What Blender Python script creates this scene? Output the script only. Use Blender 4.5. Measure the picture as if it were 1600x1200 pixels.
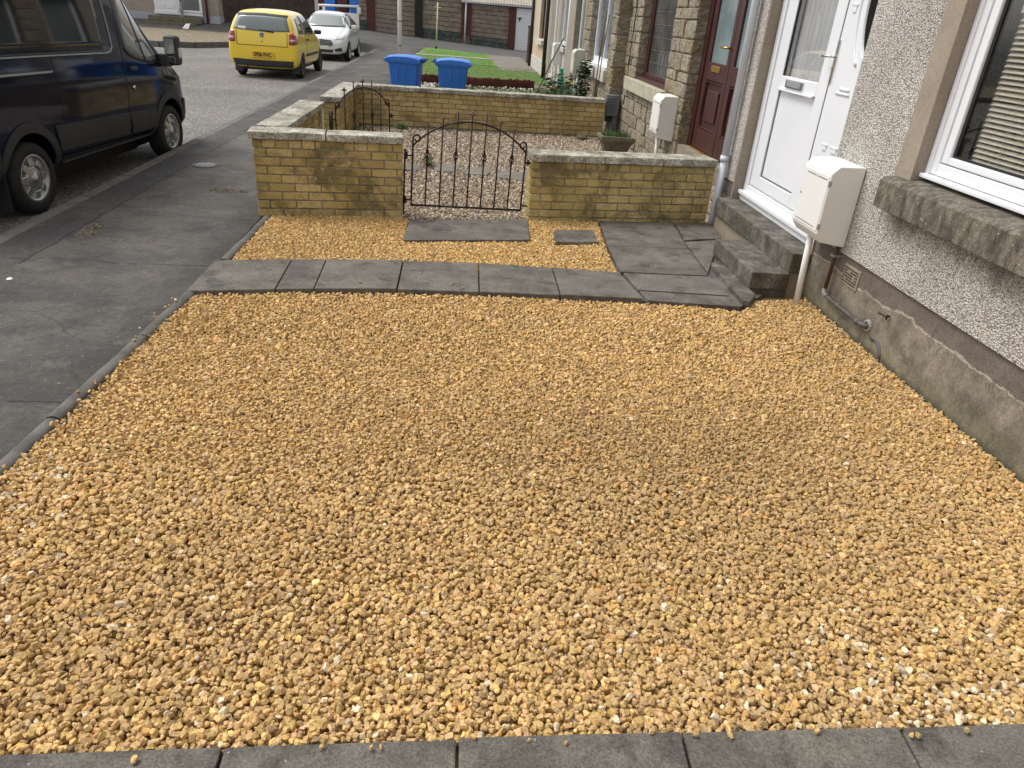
import bpy, bmesh, math, random
import numpy as np
from mathutils import Vector, Matrix, noise as mnoise
from mathutils.bvhtree import BVHTree
R = math.radians
random.seed(7); rng = np.random.default_rng(11)
scene = bpy.context.scene
for o in list(bpy.data.objects): bpy.data.objects.remove(o, do_unlink=True)
COL = scene.collection

# ------------------------------------------------------------------ camera, sky, sun, exposure
yaw, pit, rol = R(5.661), R(27.5525), R(4.3708)
cam_d = bpy.data.cameras.new('camera'); cam = bpy.data.objects.new('camera', cam_d); COL.objects.link(cam)
fwd = Vector((math.sin(yaw)*math.cos(pit), math.cos(yaw)*math.cos(pit), -math.sin(pit)))
rgt0 = Vector((math.cos(yaw), -math.sin(yaw), 0)); up0 = rgt0.cross(fwd)
rgt = math.cos(rol)*rgt0 + math.sin(rol)*up0; up = -math.sin(rol)*rgt0 + math.cos(rol)*up0
mw = Matrix((rgt, up, -fwd)).transposed().to_4x4(); mw.translation = Vector((0, 0, 1.8))
cam.matrix_world = mw
cam_d.sensor_fit = 'HORIZONTAL'; cam_d.sensor_width = 36; cam_d.lens = 36*1115/1600
cam_d.clip_start = .05; cam_d.clip_end = 900
scene.camera = cam

SUN_EL, SUN_AZ = R(58), R(-65)          # azimuth from +Y towards +X: light comes from the street side
w = bpy.data.worlds.new('World'); scene.world = w; w.use_nodes = True
nt = w.node_tree; nt.nodes.clear()
sky = nt.nodes.new('ShaderNodeTexSky'); sky.sky_type = 'NISHITA'; sky.sun_disc = False
sky.sun_elevation = SUN_EL; sky.sun_rotation = SUN_AZ; sky.air_density = 1.0; sky.dust_density = 3.0; sky.ozone_density = .6
hs = nt.nodes.new('ShaderNodeHueSaturation'); hs.inputs['Saturation'].default_value = .12      # a clouded, whitish sky
bg = nt.nodes.new('ShaderNodeBackground'); bg.inputs['Strength'].default_value = .15
ow = nt.nodes.new('ShaderNodeOutputWorld')
nt.links.new(sky.outputs[0], hs.inputs['Color']); nt.links.new(hs.outputs[0], bg.inputs['Color']); nt.links.new(bg.outputs[0], ow.inputs['Surface'])
sl = bpy.data.lights.new('sun', 'SUN'); sl.energy = 1.2; sl.angle = R(22); sl.color = (1, .975, .94)
so = bpy.data.objects.new('sun', sl); COL.objects.link(so)
sd = Vector((math.sin(SUN_AZ)*math.cos(SUN_EL), math.cos(SUN_AZ)*math.cos(SUN_EL), math.sin(SUN_EL)))
so.rotation_euler = sd.to_track_quat('Z', 'Y').to_euler(); so.location = sd*50
vs = scene.view_settings; vs.view_transform = 'Standard'; vs.look = 'None'; vs.gamma = 1; vs.use_curve_mapping = False
vs.exposure = .56
scene.render.engine = 'CYCLES'
scene.cycles.max_bounces = 6; scene.cycles.diffuse_bounces = 3; scene.cycles.glossy_bounces = 3
scene.cycles.transmission_bounces = 4; scene.cycles.transparent_max_bounces = 8
scene.cycles.use_denoising = True

# ------------------------------------------------------------------ materials
def nd(nt, typ, ins=None, **props):
    n = nt.nodes.new(typ)
    for k, v in props.items(): setattr(n, k, v)
    for k, v in (ins or {}).items():
        s = n.inputs[k]
        if isinstance(v, bpy.types.NodeSocket): nt.links.new(v, s)
        else: s.default_value = v
    return n
def c4(c): return (c[0], c[1], c[2], 1)
def pos(nt): return nt.nodes.new('ShaderNodeNewGeometry').outputs['Position']
def noise(nt, scale, detail=4, rough=.55, vec=None, dist=0):
    return nd(nt, 'ShaderNodeTexNoise', {'Vector': vec or pos(nt), 'Scale': scale, 'Detail': detail, 'Roughness': rough, 'Distortion': dist}).outputs['Fac']
def voro(nt, scale, vec=None, feature='F1', rnd=1):
    return nd(nt, 'ShaderNodeTexVoronoi', {'Vector': vec or pos(nt), 'Scale': scale, 'Randomness': rnd}, feature=feature)
def ramp(nt, fac, stops):
    n = nd(nt, 'ShaderNodeValToRGB', {'Fac': fac}); e = n.color_ramp.elements
    while len(e) < len(stops): e.new(.5)
    for i, (p, c) in enumerate(stops):
        e[i].position = p; e[i].color = c4(c) if not isinstance(c, (int, float)) else (c, c, c, 1)
    return n.outputs[0]
def mix(nt, fac, a, b, mode='MIX'):
    n = nt.nodes.new('ShaderNodeMix'); n.data_type = 'RGBA'; n.blend_type = mode
    for s, v in ((n.inputs[0], fac), (n.inputs[6], a), (n.inputs[7], b)):
        if isinstance(v, bpy.types.NodeSocket): nt.links.new(v, s)
        else: s.default_value = v if isinstance(v, (int, float)) else c4(v)
    return n.outputs[2]
def ma(nt, op, a, b=0, c=0, clamp=False):
    n = nt.nodes.new('ShaderNodeMath'); n.operation = op; n.use_clamp = clamp
    for s, v in zip(n.inputs, (a, b, c)):
        if isinstance(v, bpy.types.NodeSocket): nt.links.new(v, s)
        else: s.default_value = v
    return n.outputs[0]
def bump(nt, h, strength=.5, dist=.01, prev=None):
    n = nd(nt, 'ShaderNodeBump', {'Height': h, 'Strength': strength, 'Distance': dist})
    if prev: nt.links.new(prev, n.inputs['Normal'])
    return n.outputs[0]
def new_mat(name):
    m = bpy.data.materials.new(name); m.use_nodes = True; nt = m.node_tree; nt.nodes.clear()
    out = nt.nodes.new('ShaderNodeOutputMaterial'); b = nt.nodes.new('ShaderNodeBsdfPrincipled')
    nt.links.new(b.outputs[0], out.inputs['Surface'])
    return m, nt, b
def fin(nt, b, col=None, rough=None, nrm=None, **kw):
    for k, v in (('Base Color', col), ('Roughness', rough), ('Normal', nrm)):
        if v is None: continue
        if isinstance(v, bpy.types.NodeSocket): nt.links.new(v, b.inputs[k])
        else: b.inputs[k].default_value = c4(v) if k == 'Base Color' else v
    for k, v in kw.items(): b.inputs[k.replace('_', ' ')].default_value = v
MAT = {}
def simple(name, c, c2=None, scale=6, rough=.7, bs=0, bscale=60, bd=.004, fine=.12, spec=.4, metal=0, coat=0, lo=.35, hi=.65):
    """colour mottled between c and c2, fine grain and light relief"""
    m, nt, b = new_mat(name)
    col = c
    if c2 is not None: col = ramp(nt, noise(nt, scale, 5, .6), [(lo, c), (hi, c2)])
    if fine:
        g = noise(nt, scale*22, 2, .6); g2 = ramp(nt, g, [(.38, 1-fine*1.3), (.62, 1+fine*1.3)])
        col = mix(nt, 1, col, g2, 'MULTIPLY')
    nrm = bump(nt, noise(nt, bscale, 4, .6), bs, bd) if bs else None
    fin(nt, b, col, rough, nrm, Metallic=metal, Specular_IOR_Level=spec, Coat_Weight=coat)
    MAT[name] = m; return m

def mat_gravel(name):
    m, nt, b = new_mat(name)
    a = nd(nt, 'ShaderNodeAttribute', attribute_name='col').outputs['Color']
    n = ramp(nt, noise(nt, 130, 3, .7), [(.36, .74), (.64, 1.2)])
    fin(nt, b, mix(nt, 1, a, n, 'MULTIPLY'), .85, bump(nt, noise(nt, 420, 3, .6), .25, .002), Specular_IOR_Level=.25)
    MAT[name] = m
mat_gravel('gravel')

def mat_pavement():
    m, nt, b = new_mat('pavement_asphalt'); P = pos(nt)
    sep = nd(nt, 'ShaderNodeSeparateXYZ', {'Vector': P}); X, Y = sep.outputs[0], sep.outputs[1]
    col = ramp(nt, noise(nt, 1.3, 7, .7, P), [(.36, (.039, .036, .034)), (.5, (.066, .061, .055)), (.63, (.112, .10, .083))])
    # streaky wear along the pavement
    mp = nd(nt, 'ShaderNodeMapping', {'Vector': P, 'Scale': (1.1, 4.2, 1)}).outputs[0]
    col = mix(nt, ramp(nt, noise(nt, 1.6, 6, .72, mp), [(.46, 0), (.62, .65)]), col, (.098, .088, .072))
    # mossy brown dirt near the garden edging
    edge = ma(nt, 'ADD', X, ma(nt, 'MULTIPLY', noise(nt, 2.3, 4, .6, P), .5))
    d = nd(nt, 'ShaderNodeMapRange', {'Value': edge, 'From Min': -1.85, 'From Max': -1.5, 'To Max': .7}).outputs[0]
    col = mix(nt, d, col, (.034, .03, .024))
    # newer strip along the kerb
    xs = ma(nt, 'ADD', X, ma(nt, 'MULTIPLY', ma(nt, 'SUBTRACT', noise(nt, 3, 4, .6, P), .5), .09))
    strip = ma(nt, 'LESS_THAN', xs, -3.03)
    col = mix(nt, ma(nt, 'MULTIPLY', strip, .55), col, (.047, .043, .043))
    crack = ma(nt, 'LESS_THAN', ma(nt, 'ABSOLUTE', ma(nt, 'ADD', xs, 3.03)), .008)
    crack = ma(nt, 'MULTIPLY', crack, ma(nt, 'GREATER_THAN', noise(nt, .9, 2, .5, P), .44))
    yy = ma(nt, 'ADD', Y, ma(nt, 'MULTIPLY', ma(nt, 'SUBTRACT', noise(nt, 2.2, 4, .65, P), .5), .22))
    for yc, ms in ((5.14, .42), (3.1, .5), (8.9, .47)):
        c2 = ma(nt, 'LESS_THAN', ma(nt, 'ABSOLUTE', ma(nt, 'SUBTRACT', yy, yc)), .006)
        c2 = ma(nt, 'MULTIPLY', c2, ma(nt, 'GREATER_THAN', noise(nt, 1.7, 2, .5, P), ms)); crack = ma(nt, 'MAXIMUM', crack, c2)
    ve = voro(nt, 1.15, nd(nt, 'ShaderNodeMixRGB', {'Fac': .12, 'Color1': P, 'Color2': nd(nt, 'ShaderNodeTexNoise', {'Vector': P, 'Scale': 3.5, 'Detail': 5}).outputs['Color']}).outputs[0], 'DISTANCE_TO_EDGE')
    c3 = ma(nt, 'MULTIPLY', ma(nt, 'LESS_THAN', ve.outputs['Distance'], .0045), ma(nt, 'GREATER_THAN', noise(nt, .8, 3, .6, P), .53)); crack = ma(nt, 'MAXIMUM', crack, ma(nt, 'MULTIPLY', c3, .4))
    blot = ramp(nt, noise(nt, 6.5, 6, .72, P, .8), [(.55, 0), (.63, .55)]); col = mix(nt, blot, col, (.036, .034, .03))
    blot = ramp(nt, noise(nt, 4.1, 6, .75, nd(nt, 'ShaderNodeMapping', {'Vector': P, 'Location': (7, 2, 0)}).outputs[0], .5), [(.56, 0), (.64, .5)]); col = mix(nt, blot, col, (.13, .118, .10))
    col = mix(nt, crack, col, (.015, .014, .013))
    # pale grit specks
    v = voro(nt, 38, P); r = nd(nt, 'ShaderNodeSeparateColor', {'Color': v.outputs['Color']}).outputs[0]
    thr = nd(nt, 'ShaderNodeMapRange', {'Value': noise(nt, 1.1, 3, .6, P), 'From Min': .4, 'From Max': .7, 'To Min': .0, 'To Max': .26}).outputs[0]
    thr = ma(nt, 'ADD', thr, ma(nt, 'MULTIPLY', strip, .08))
    sp = ma(nt, 'MULTIPLY', ma(nt, 'LESS_THAN', r, thr), ma(nt, 'LESS_THAN', v.outputs['Distance'], .17))
    col = mix(nt, ma(nt, 'MULTIPLY', sp, .8), col, (.28, .26, .23))
    g = mix(nt, 1, ramp(nt, noise(nt, 150, 3, .8, P), [(.36, .55), (.64, 1.5)]), ramp(nt, noise(nt, 26, 4, .75, P), [(.36, .78), (.64, 1.22)]), 'MULTIPLY')
    col = mix(nt, 1, col, g, 'MULTIPLY')
    h = ma(nt, 'ADD', noise(nt, 240, 2, .7, P), ma(nt, 'MULTIPLY', noise(nt, 9, 4, .6, P), 2))
    h = ma(nt, 'SUBTRACT', h, ma(nt, 'MULTIPLY', crack, 3))
    fin(nt, b, col, ramp(nt, noise(nt, 2, 4, .6, P), [(.3, .62), (.7, .88)]), bump(nt, h, .5, .006), Specular_IOR_Level=.35)
    MAT['pavement_asphalt'] = m
mat_pavement()
def mat_road():
    m, nt, b = new_mat('road_asphalt'); P = pos(nt)
    col = ramp(nt, noise(nt, .5, 5, .6, P), [(.35, (.14, .132, .12)), (.65, (.20, .187, .168))])
    v = voro(nt, 55, P); r = nd(nt, 'ShaderNodeSeparateColor', {'Color': v.outputs['Color']}).outputs[0]
    col = mix(nt, 1, col, ramp(nt, r, [(.0, .45), (.55, .9), (.85, 1.5), (1, 2.1)]), 'MULTIPLY')
    sep = nd(nt, 'ShaderNodeSeparateXYZ', {'Vector': P}).outputs[1]
    far = nd(nt, 'ShaderNodeMapRange', {'Value': sep, 'From Min': 29, 'From Max': 34}).outputs[0]
    col = mix(nt, far, col, ramp(nt, noise(nt, 1, 4, .6, P), [(.3, (.075, .073, .07)), (.7, (.115, .11, .105))]))
    fin(nt, b, col, .85, bump(nt, v.outputs['Distance'], .4, .006), Specular_IOR_Level=.3); MAT['road_asphalt'] = m
mat_road()

def mat_slab():
    m, nt, b = new_mat('slab_stone'); P = pos(nt)
    rnd = nd(nt, 'ShaderNodeObjectInfo').outputs['Random']
    base = ramp(nt, rnd, [(0, (.070, .062, .052)), (.5, (.094, .084, .071)), (1, (.116, .105, .09))])
    col = mix(nt, ramp(nt, noise(nt, 3.2, 7, .75, P), [(.42, 0), (.62, .8)]), base, (.172, .156, .13))
    mp = nd(nt, 'ShaderNodeMapping', {'Vector': P, 'Scale': (3, 26, 3), 'Rotation': (0, 0, .25)}).outputs[0]
    col = mix(nt, ramp(nt, noise(nt, 2, 4, .6, mp), [(.52, 0), (.75, .5)]), col, (.14, .13, .105))
    col = mix(nt, ramp(nt, noise(nt, 5, 6, .75, P), [(.52, 0), (.64, .7)]), col, (.036, .034, .028))
    v = voro(nt, 45, P); r = nd(nt, 'ShaderNodeSeparateColor', {'Color': v.outputs['Color']}).outputs[0]
    col = mix(nt, ma(nt, 'MULTIPLY', ma(nt, 'LESS_THAN', r, .07), ma(nt, 'LESS_THAN', v.outputs['Distance'], .16)), col, (.26, .25, .23))
    col = mix(nt, 1, col, ramp(nt, noise(nt, 120, 4, .8, P), [(.36, .6), (.64, 1.45)]), 'MULTIPLY')
    h = ma(nt, 'ADD', noise(nt, 190, 3, .7, P), ma(nt, 'MULTIPLY', noise(nt, 14, 4, .6, P), 2.5))
    fin(nt, b, col, .82, bump(nt, h, .45, .004), Specular_IOR_Level=.35); MAT['slab_stone'] = m
mat_slab()

def mat_brick(name, base, dark, light, stain=.5):
    m, nt, b = new_mat(name); P = pos(nt)
    rnd = nd(nt, 'ShaderNodeObjectInfo').outputs['Random']
    col = ramp(nt, rnd, [(0, dark), (.3, base), (.55, light), (.75, base), (.9, dark), (1, light)])
    col = mix(nt, ramp(nt, noise(nt, 38, 6, .8, P), [(.42, 0), (.62, .7)]), col, dark)
    # soot and algae in patches
    s = ramp(nt, noise(nt, 2.6, 7, .75, P, .6), [(.47, 0), (.60, stain)])
    col = mix(nt, s, col, (.075, .063, .03))
    s = ramp(nt, noise(nt, 1.7, 5, .65, nd(nt, 'ShaderNodeMapping', {'Vector': P, 'Location': (3, 5, 1)}).outputs[0]), [(.48, 0), (.64, .5)])
    col = mix(nt, s, col, (.34, .285, .08))
    # lichen spots
    v = voro(nt, 24, P); r = nd(nt, 'ShaderNodeSeparateColor', {'Color': v.outputs['Color']}).outputs[0]
    lm = ma(nt, 'MULTIPLY', ma(nt, 'LESS_THAN', r, .035), ma(nt, 'LESS_THAN', v.outputs['Distance'], .3))
    col = mix(nt, ma(nt, 'MULTIPLY', lm, ramp(nt, noise(nt, 2.2, 3, .5, P), [(.5, 0), (.56, .8)])), col, (.5, .47, .33))
    col = mix(nt, 1, col, ramp(nt, noise(nt, 170, 3, .8, P), [(.36, .72), (.64, 1.3)]), 'MULTIPLY')
    fin(nt, b, col, .88, bump(nt, noise(nt, 120, 4, .65, P), .4, .004), Specular_IOR_Level=.25); MAT[name] = m
mat_brick('brick_buff', (.52, .385, .16), (.40, .295, .125), (.62, .48, .23), .75)
mat_brick('brick_clean', (.54, .395, .165), (.43, .315, .135), (.64, .50, .25), .45)
simple('mortar', (.30, .265, .19), (.13, .115, .085), 5, .95, .5, 120, .004)

def mat_coping():
    m, nt, b = new_mat('coping_concrete'); P = pos(nt)
    col = ramp(nt, noise(nt, 5, 6, .7, P), [(.36, (.22, .205, .16)), (.5, (.38, .36, .295)), (.64, (.55, .53, .46))])
    sepn = nd(nt, 'ShaderNodeNewGeometry').outputs['Normal']; nz = nd(nt, 'ShaderNodeSeparateXYZ', {'Vector': sepn}).outputs[2]
    col = mix(nt, ramp(nt, noise(nt, 3.4, 5, .7, P), [(.5, 0), (.66, .7)]), col, (.10, .09, .055))
    v = voro(nt, 70, P); r = nd(nt, 'ShaderNodeSeparateColor', {'Color': v.outputs['Color']}).outputs[0]
    col = mix(nt, 1, col, ramp(nt, r, [(0, .6), (.6, 1), (1, 1.45)]), 'MULTIPLY')
    fin(nt, b, col, .92, bump(nt, noise(nt, 90, 5, .7, P), .7, .006), Specular_IOR_Level=.25); MAT['coping_concrete'] = m
mat_coping()

def mat_pebble(name, cols, stain=True):
    m, nt, b = new_mat(name); P = pos(nt)
    v = voro(nt, 112, P); r = nd(nt, 'ShaderNodeSeparateColor', {'Color': v.outputs['Color']}).outputs[0]
    col = ramp(nt, r, cols)
    edge = ramp(nt, v.outputs['Distance'], [(.3, 1.0), (.78, .6)])
    col = mix(nt, 1, col, edge, 'MULTIPLY')
    col = mix(nt, 1, col, ramp(nt, noise(nt, 1.8, 5, .6, P), [(.3, (.82, .8, .77)), (.7, (1.08, 1.07, 1.05))]), 'MULTIPLY')
    if stain:   # soot washed down below the window sill, with ragged lower ends
        sep = nd(nt, 'ShaderNodeSeparateXYZ', {'Vector': P}); Z = sep.outputs[2]; Y = sep.outputs[1]
        mp = nd(nt, 'ShaderNodeMapping', {'Vector': P, 'Scale': (1, 5.5, 1.2)}).outputs[0]
        k = ma(nt, 'ADD', Z, ma(nt, 'MULTIPLY', ma(nt, 'SUBTRACT', noise(nt, 1.5, 4, .65, mp), .5), .55))
        a = nd(nt, 'ShaderNodeMapRange', {'Value': k, 'From Min': .74, 'From Max': .93, 'To Max': .8}).outputs[0]
        a = ma(nt, 'MULTIPLY', a, ma(nt, 'LESS_THAN', Z, .9)); a = ma(nt, 'MULTIPLY', a, ma(nt, 'LESS_THAN', Y, 4.33))
        col = mix(nt, a, col, (.07, .06, .05))
    fin(nt, b, col, .85, bump(nt, ma(nt, 'SUBTRACT', 1, v.outputs['Distance']), 1, .009), Specular_IOR_Level=.3); MAT[name] = m
mat_pebble('pebbledash', [(0, (.27, .24, .215)), (.2, (.47, .435, .395)), (.5, (.60, .565, .525)), (.8, (.72, .69, .65)), (1, (.84, .815, .78))])
mat_pebble('pebbledash_far', [(0, (.25, .2, .16)), (.5, (.5, .43, .36)), (1, (.75, .69, .6))], False)

def mat_plinth():
    m, nt, b = new_mat('plinth_cement'); P = pos(nt)
    sep = nd(nt, 'ShaderNodeSeparateXYZ', {'Vector': P}); Z, Y = sep.outputs[2], sep.outputs[1]
    col = ramp(nt, noise(nt, 4.5, 7, .74, P), [(.37, (.135, .115, .09)), (.5, (.215, .185, .145)), (.62, (.30, .26, .205))])
    # older darker skim along the top with a torn lower edge
    k = ma(nt, 'ADD', Z, ma(nt, 'MULTIPLY', ma(nt, 'SUBTRACT', noise(nt, 5, 5, .7, P), .5), .10))
    k = ma(nt, 'ADD', k, ma(nt, 'MULTIPLY', ma(nt, 'SUBTRACT', noise(nt, 1.1, 2, .5, P), .5), .16))
    top = ma(nt, 'GREATER_THAN', k, .335)
    col = mix(nt, ma(nt, 'MULTIPLY', top, .8), col, ramp(nt, noise(nt, 6, 5, .6, P), [(.3, (.115, .093, .082)), (.7, (.16, .135, .118))]))
    rim = ma(nt, 'LESS_THAN', ma(nt, 'ABSOLUTE', ma(nt, 'SUBTRACT', k, .331)), .006)
    col = mix(nt, ma(nt, 'MULTIPLY', rim, .6), col, (.48, .43, .35))
    # damp green towards the gravel, scratches and holes
    g = ma(nt, 'ADD', Z, ma(nt, 'MULTIPLY', noise(nt, 3, 5, .65, P), .3))
    col = mix(nt, nd(nt, 'ShaderNodeMapRange', {'Value': g, 'From Min': .32, 'From Max': .14, 'To Max': .62}).outputs[0], col, (.135, .135, .062))
    d = ma(nt, 'ADD', Z, ma(nt, 'MULTIPLY', noise(nt, 9, 3, .6, P), .05))
    col = mix(nt, nd(nt, 'ShaderNodeMapRange', {'Value': d, 'From Min': .07, 'From Max': .035, 'To Max': .7}).outputs[0], col, (.06, .058, .05))
    hp = voro(nt, 11, P); r = nd(nt, 'ShaderNodeSeparateColor', {'Color': hp.outputs['Color']}).outputs[0]
    hole = ma(nt, 'MULTIPLY', ma(nt, 'LESS_THAN', r, .12), ma(nt, 'LESS_THAN', hp.outputs['Distance'], .085))
    col = mix(nt, hole, col, (.03, .027, .024))
    col = mix(nt, ramp(nt, noise(nt, 7, 7, .8, P, 1), [(.52, 0), (.62, .6)]), col, (.085, .078, .06))
    h = ma(nt, 'ADD', ma(nt, 'MULTIPLY', top, 1.2), ma(nt, 'ADD', noise(nt, 20, 5, .65, P), ma(nt, 'MULTIPLY', hole, -1)))
    fin(nt, b, mix(nt, 1, col, ramp(nt, noise(nt, 110, 4, .8, P), [(.36, .72), (.64, 1.3)]), 'MULTIPLY'), .9, bump(nt, h, .6, .006), Specular_IOR_Level=.25)
    MAT['plinth_cement'] = m
mat_plinth()

def mat_stone(name, cols):
    m, nt, b = new_mat(name); P = pos(nt)
    rnd = nd(nt, 'ShaderNodeObjectInfo').outputs['Random']
    col = ramp(nt, rnd, cols)
    mp = nd(nt, 'ShaderNodeMapping', {'Vector': P, 'Scale': (1, 1, 3), 'Rotation': (.3, .2, 0)}).outputs[0]
    col = mix(nt, ramp(nt, noise(nt, 13, 7, .8, mp), [(.44, 0), (.60, .85)]), col, (.10, .084, .06))
    col = mix(nt, ramp(nt, noise(nt, 30, 6, .78, P), [(.50, 0), (.64, .6)]), col, (.58, .51, .40))
    col = mix(nt, 1, col, ramp(nt, noise(nt, 110, 3, .8, P), [(.36, .68), (.64, 1.32)]), 'MULTIPLY')
    h = ma(nt, 'ADD', noise(nt, 40, 6, .7, mp), ma(nt, 'MULTIPLY', noise(nt, 12, 3, .6, P), 1.5))
    fin(nt, b, col, .9, bump(nt, h, .9, .018), Specular_IOR_Level=.25); MAT[name] = m
mat_stone('sandstone', [(0, (.25, .21, .155)), (.3, (.36, .305, .225)), (.55, (.43, .365, .265)), (.75, (.29, .25, .195)), (.92, (.36, .27, .14)), (1, (.26, .21, .115))])
simple('stone_mortar', (.27, .23, .17), (.17, .145, .105), 10, .95, .5, 60, .006)
simple('sill_stone', (.47, .43, .32), (.36, .33, .24), 7, .85, .4, 60, .004)
def mat_dark_sill():
    m, nt, b = new_mat('weathered_sill'); P = pos(nt)
    mp = nd(nt, 'ShaderNodeMapping', {'Vector': P, 'Scale': (1, 1.3, .6)}).outputs[0]
    col = ramp(nt, noise(nt, 11, 7, .78, mp), [(.37, (.062, .054, .044)), (.5, (.132, .115, .092)), (.63, (.225, .197, .157))])
    v = voro(nt, 42, P); r = nd(nt, 'ShaderNodeSeparateColor', {'Color': v.outputs['Color']}).outputs[0]
    col = mix(nt, ma(nt, 'MULTIPLY', ma(nt, 'LESS_THAN', r, .06), ma(nt, 'LESS_THAN', v.outputs['Distance'], .2)), col, (.4, .36, .28))
    col = mix(nt, 1, col, ramp(nt, noise(nt, 110, 4, .8, P), [(.36, .65), (.64, 1.4)]), 'MULTIPLY')
    fin(nt, b, col, .9, bump(nt, noise(nt, 70, 5, .7, P), .7, .006), Specular_IOR_Level=.2); MAT['weathered_sill'] = m
mat_dark_sill()
def mat_step():
    m, nt, b = new_mat('step_concrete'); P = pos(nt)
    col = ramp(nt, noise(nt, 6, 7, .78, P), [(.38, (.058, .051, .042)), (.5, (.10, .09, .075)), (.62, (.19, .174, .148))])
    col = mix(nt, ramp(nt, noise(nt, 2.2, 4, .65, P), [(.5, 0), (.7, .55)]), col, (.075, .07, .04))
    v = voro(nt, 30, P); r = nd(nt, 'ShaderNodeSeparateColor', {'Color': v.outputs['Color']}).outputs[0]
    col = mix(nt, ma(nt, 'MULTIPLY', ma(nt, 'LESS_THAN', r, .05), ma(nt, 'LESS_THAN', v.outputs['Distance'], .14)), col, (.4, .39, .35))
    col = mix(nt, 1, col, ramp(nt, noise(nt, 120, 4, .8, P), [(.36, .62), (.64, 1.42)]), 'MULTIPLY')
    fin(nt, b, col, .88, bump(nt, noise(nt, 55, 6, .7, P), .6, .005), Specular_IOR_Level=.3); MAT['step_concrete'] = m
mat_step()
simple('kerb_concrete', (.105, .098, .088), (.16, .15, .135), 5, .9, .5, 70, .004)
simple('edging_concrete', (.088, .08, .07), (.145, .135, .12), 6, .9, .6, 90, .004, lo=.4, hi=.62)
simple('smooth_render', (.275, .225, .175), (.335, .28, .22), 3, .9, .4, 260, .002, fine=.07)
simple('render_grey', (.27, .235, .19), (.33, .29, .24), 2, .9, .4, 150, .003)
simple('render_pale', (.56, .53, .47), (.48, .45, .4), 2, .9, .4, 150, .003)
simple('render_beige', (.55, .44, .32), (.47, .37, .27), 2, .9, .4, 120, .004)
simple('render_blue_grey', (.42, .44, .47), (.36, .38, .41), 2, .9)
simple('upvc_white', (.80, .81, .83), (.76, .775, .80), 2, .28, fine=0, spec=.5)
simple('upvc_shadow_gap', (.02, .02, .022), None, rough=.5, fine=0)
simple('rubber_black', (.012, .012, .013), None, rough=.55, fine=.2)
simple('cream_enamel', (.80, .795, .77), (.77, .765, .735), 3, .4, .08, 30, .002, fine=.01, spec=.5)
simple('white_enamel', (.80, .79, .75), (.75, .74, .69), 3, .4, fine=.03)
simple('grimy_enamel', (.62, .62, .52), (.46, .46, .36), 4, .6, fine=.1)
simple('pipe_white', (.66, .68, .73), (.6, .62, .68), 3, .35, fine=.04)
simple('pipe_brown', (.07, .032, .026), (.11, .055, .04), 12, .5)
simple('pipe_grey', (.075, .068, .068), (.13, .115, .105), 14, .6)
simple('cement_blob', (.36, .33, .29), (.24, .22, .2), 22, .95, .8, 60, .008)
simple('air_brick', (.31, .26, .19), (.25, .21, .155), 14, .9, .4, 90, .003)
simple('dark_slot', (.025, .02, .018), None, rough=.9, fine=0)
simple('mahogany', (.046, .012, .011), (.062, .017, .014), 5, .42, fine=.08, spec=.5)
simple('brass', (.62, .40, .10), (.5, .3, .06), 20, .3, metal=.9)
simple('chrome', (.62, .62, .62), None, rough=.18, metal=1, fine=0)
simple('wrought_iron', (.022, .017, .015), (.05, .03, .022), 24, .55, .4, 150, .002, metal=.25)
simple('grey_plastic', (.16, .175, .19), (.12, .13, .145), 6, .5)
simple('steel_grey', (.42, .43, .44), None, rough=.45, metal=.6)
simple('lamp_post_paint', (.76, .77, .78), (.68, .69, .70), 3, .5)
simple('bin_blue', (.022, .16, .58), (.026, .175, .63), 2, .42, fine=.04, spec=.5)
simple('clothes_pole', (.66, .66, .40), (.56, .56, .34), 8, .6)
simple('garage_plank', (.20, .16, .128), (.32, .265, .215), 3.5, .9, .4, 60, .006, fine=.3)
simple('garage_plank_green', (.052, .085, .085), (.17, .135, .105), 2.6, .9, .4, 60, .006, fine=.3, lo=.45, hi=.6)
simple('garage_post_red', (.085, .026, .022), (.11, .036, .03), 4, .7)
simple('black_timber', (.018, .017, .017), (.03, .028, .027), 4, .8)
simple('cement_roof', (.40, .37, .29), (.30, .275, .21), 2, .9)
simple('fence_timber', (.05, .034, .026), (.085, .06, .047), 4, .9, .4, 60, .006)
simple('timber_weathered', (.20, .15, .10), (.14, .10, .07), 6, .9)
simple('log_roll_red', (.095, .03, .022), (.15, .055, .038), 9, .85)
simple('soil', (.06, .047, .035), (.10, .08, .06), 9, .95, .6, 40, .01)
simple('gold_underlay', (.40, .265, .11), (.32, .21, .085), 20, .95)
simple('pink_underlay', (.30, .235, .17), (.22, .175, .13), 20, .95)
simple('worn_aggregate', (.15, .125, .09), (.22, .19, .14), 40, .95)
simple('dark_glass', (.008, .009, .01), None, rough=.05, fine=0, spec=.35)
simple('verge_gravel', (.15, .12, .08), (.27, .225, .155), 5, .95, .8, 30, .02, fine=.35)
simple('turf', (.085, .185, .02), (.12, .23, .035), 2, .9, .5, 60, .01, fine=.2)
simple('lawn_turf', (.06, .12, .016), (.115, .185, .03), 3.5, .9, .6, 60, .02, fine=.3, lo=.42, hi=.6)
simple('grass_blade', (.055, .12, .016), (.11, .165, .03), 3, .8, fine=.2)
simple('artificial_blade', (.085, .205, .02), (.11, .245, .035), 3, .8, fine=.15)
simple('leaf_dark', (.026, .048, .018), (.05, .08, .026), 14, .6)
simple('leaf_green', (.06, .12, .025), (.09, .16, .04), 12, .65)
simple('leaf_spiky', (.10, .14, .06), (.15, .19, .09), 10, .65)
simple('flower_yellow', (.7, .45, .05), None, rough=.6, fine=.1)
simple('stem_brown', (.06, .042, .025), (.10, .07, .04), 20, .85)
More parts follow.
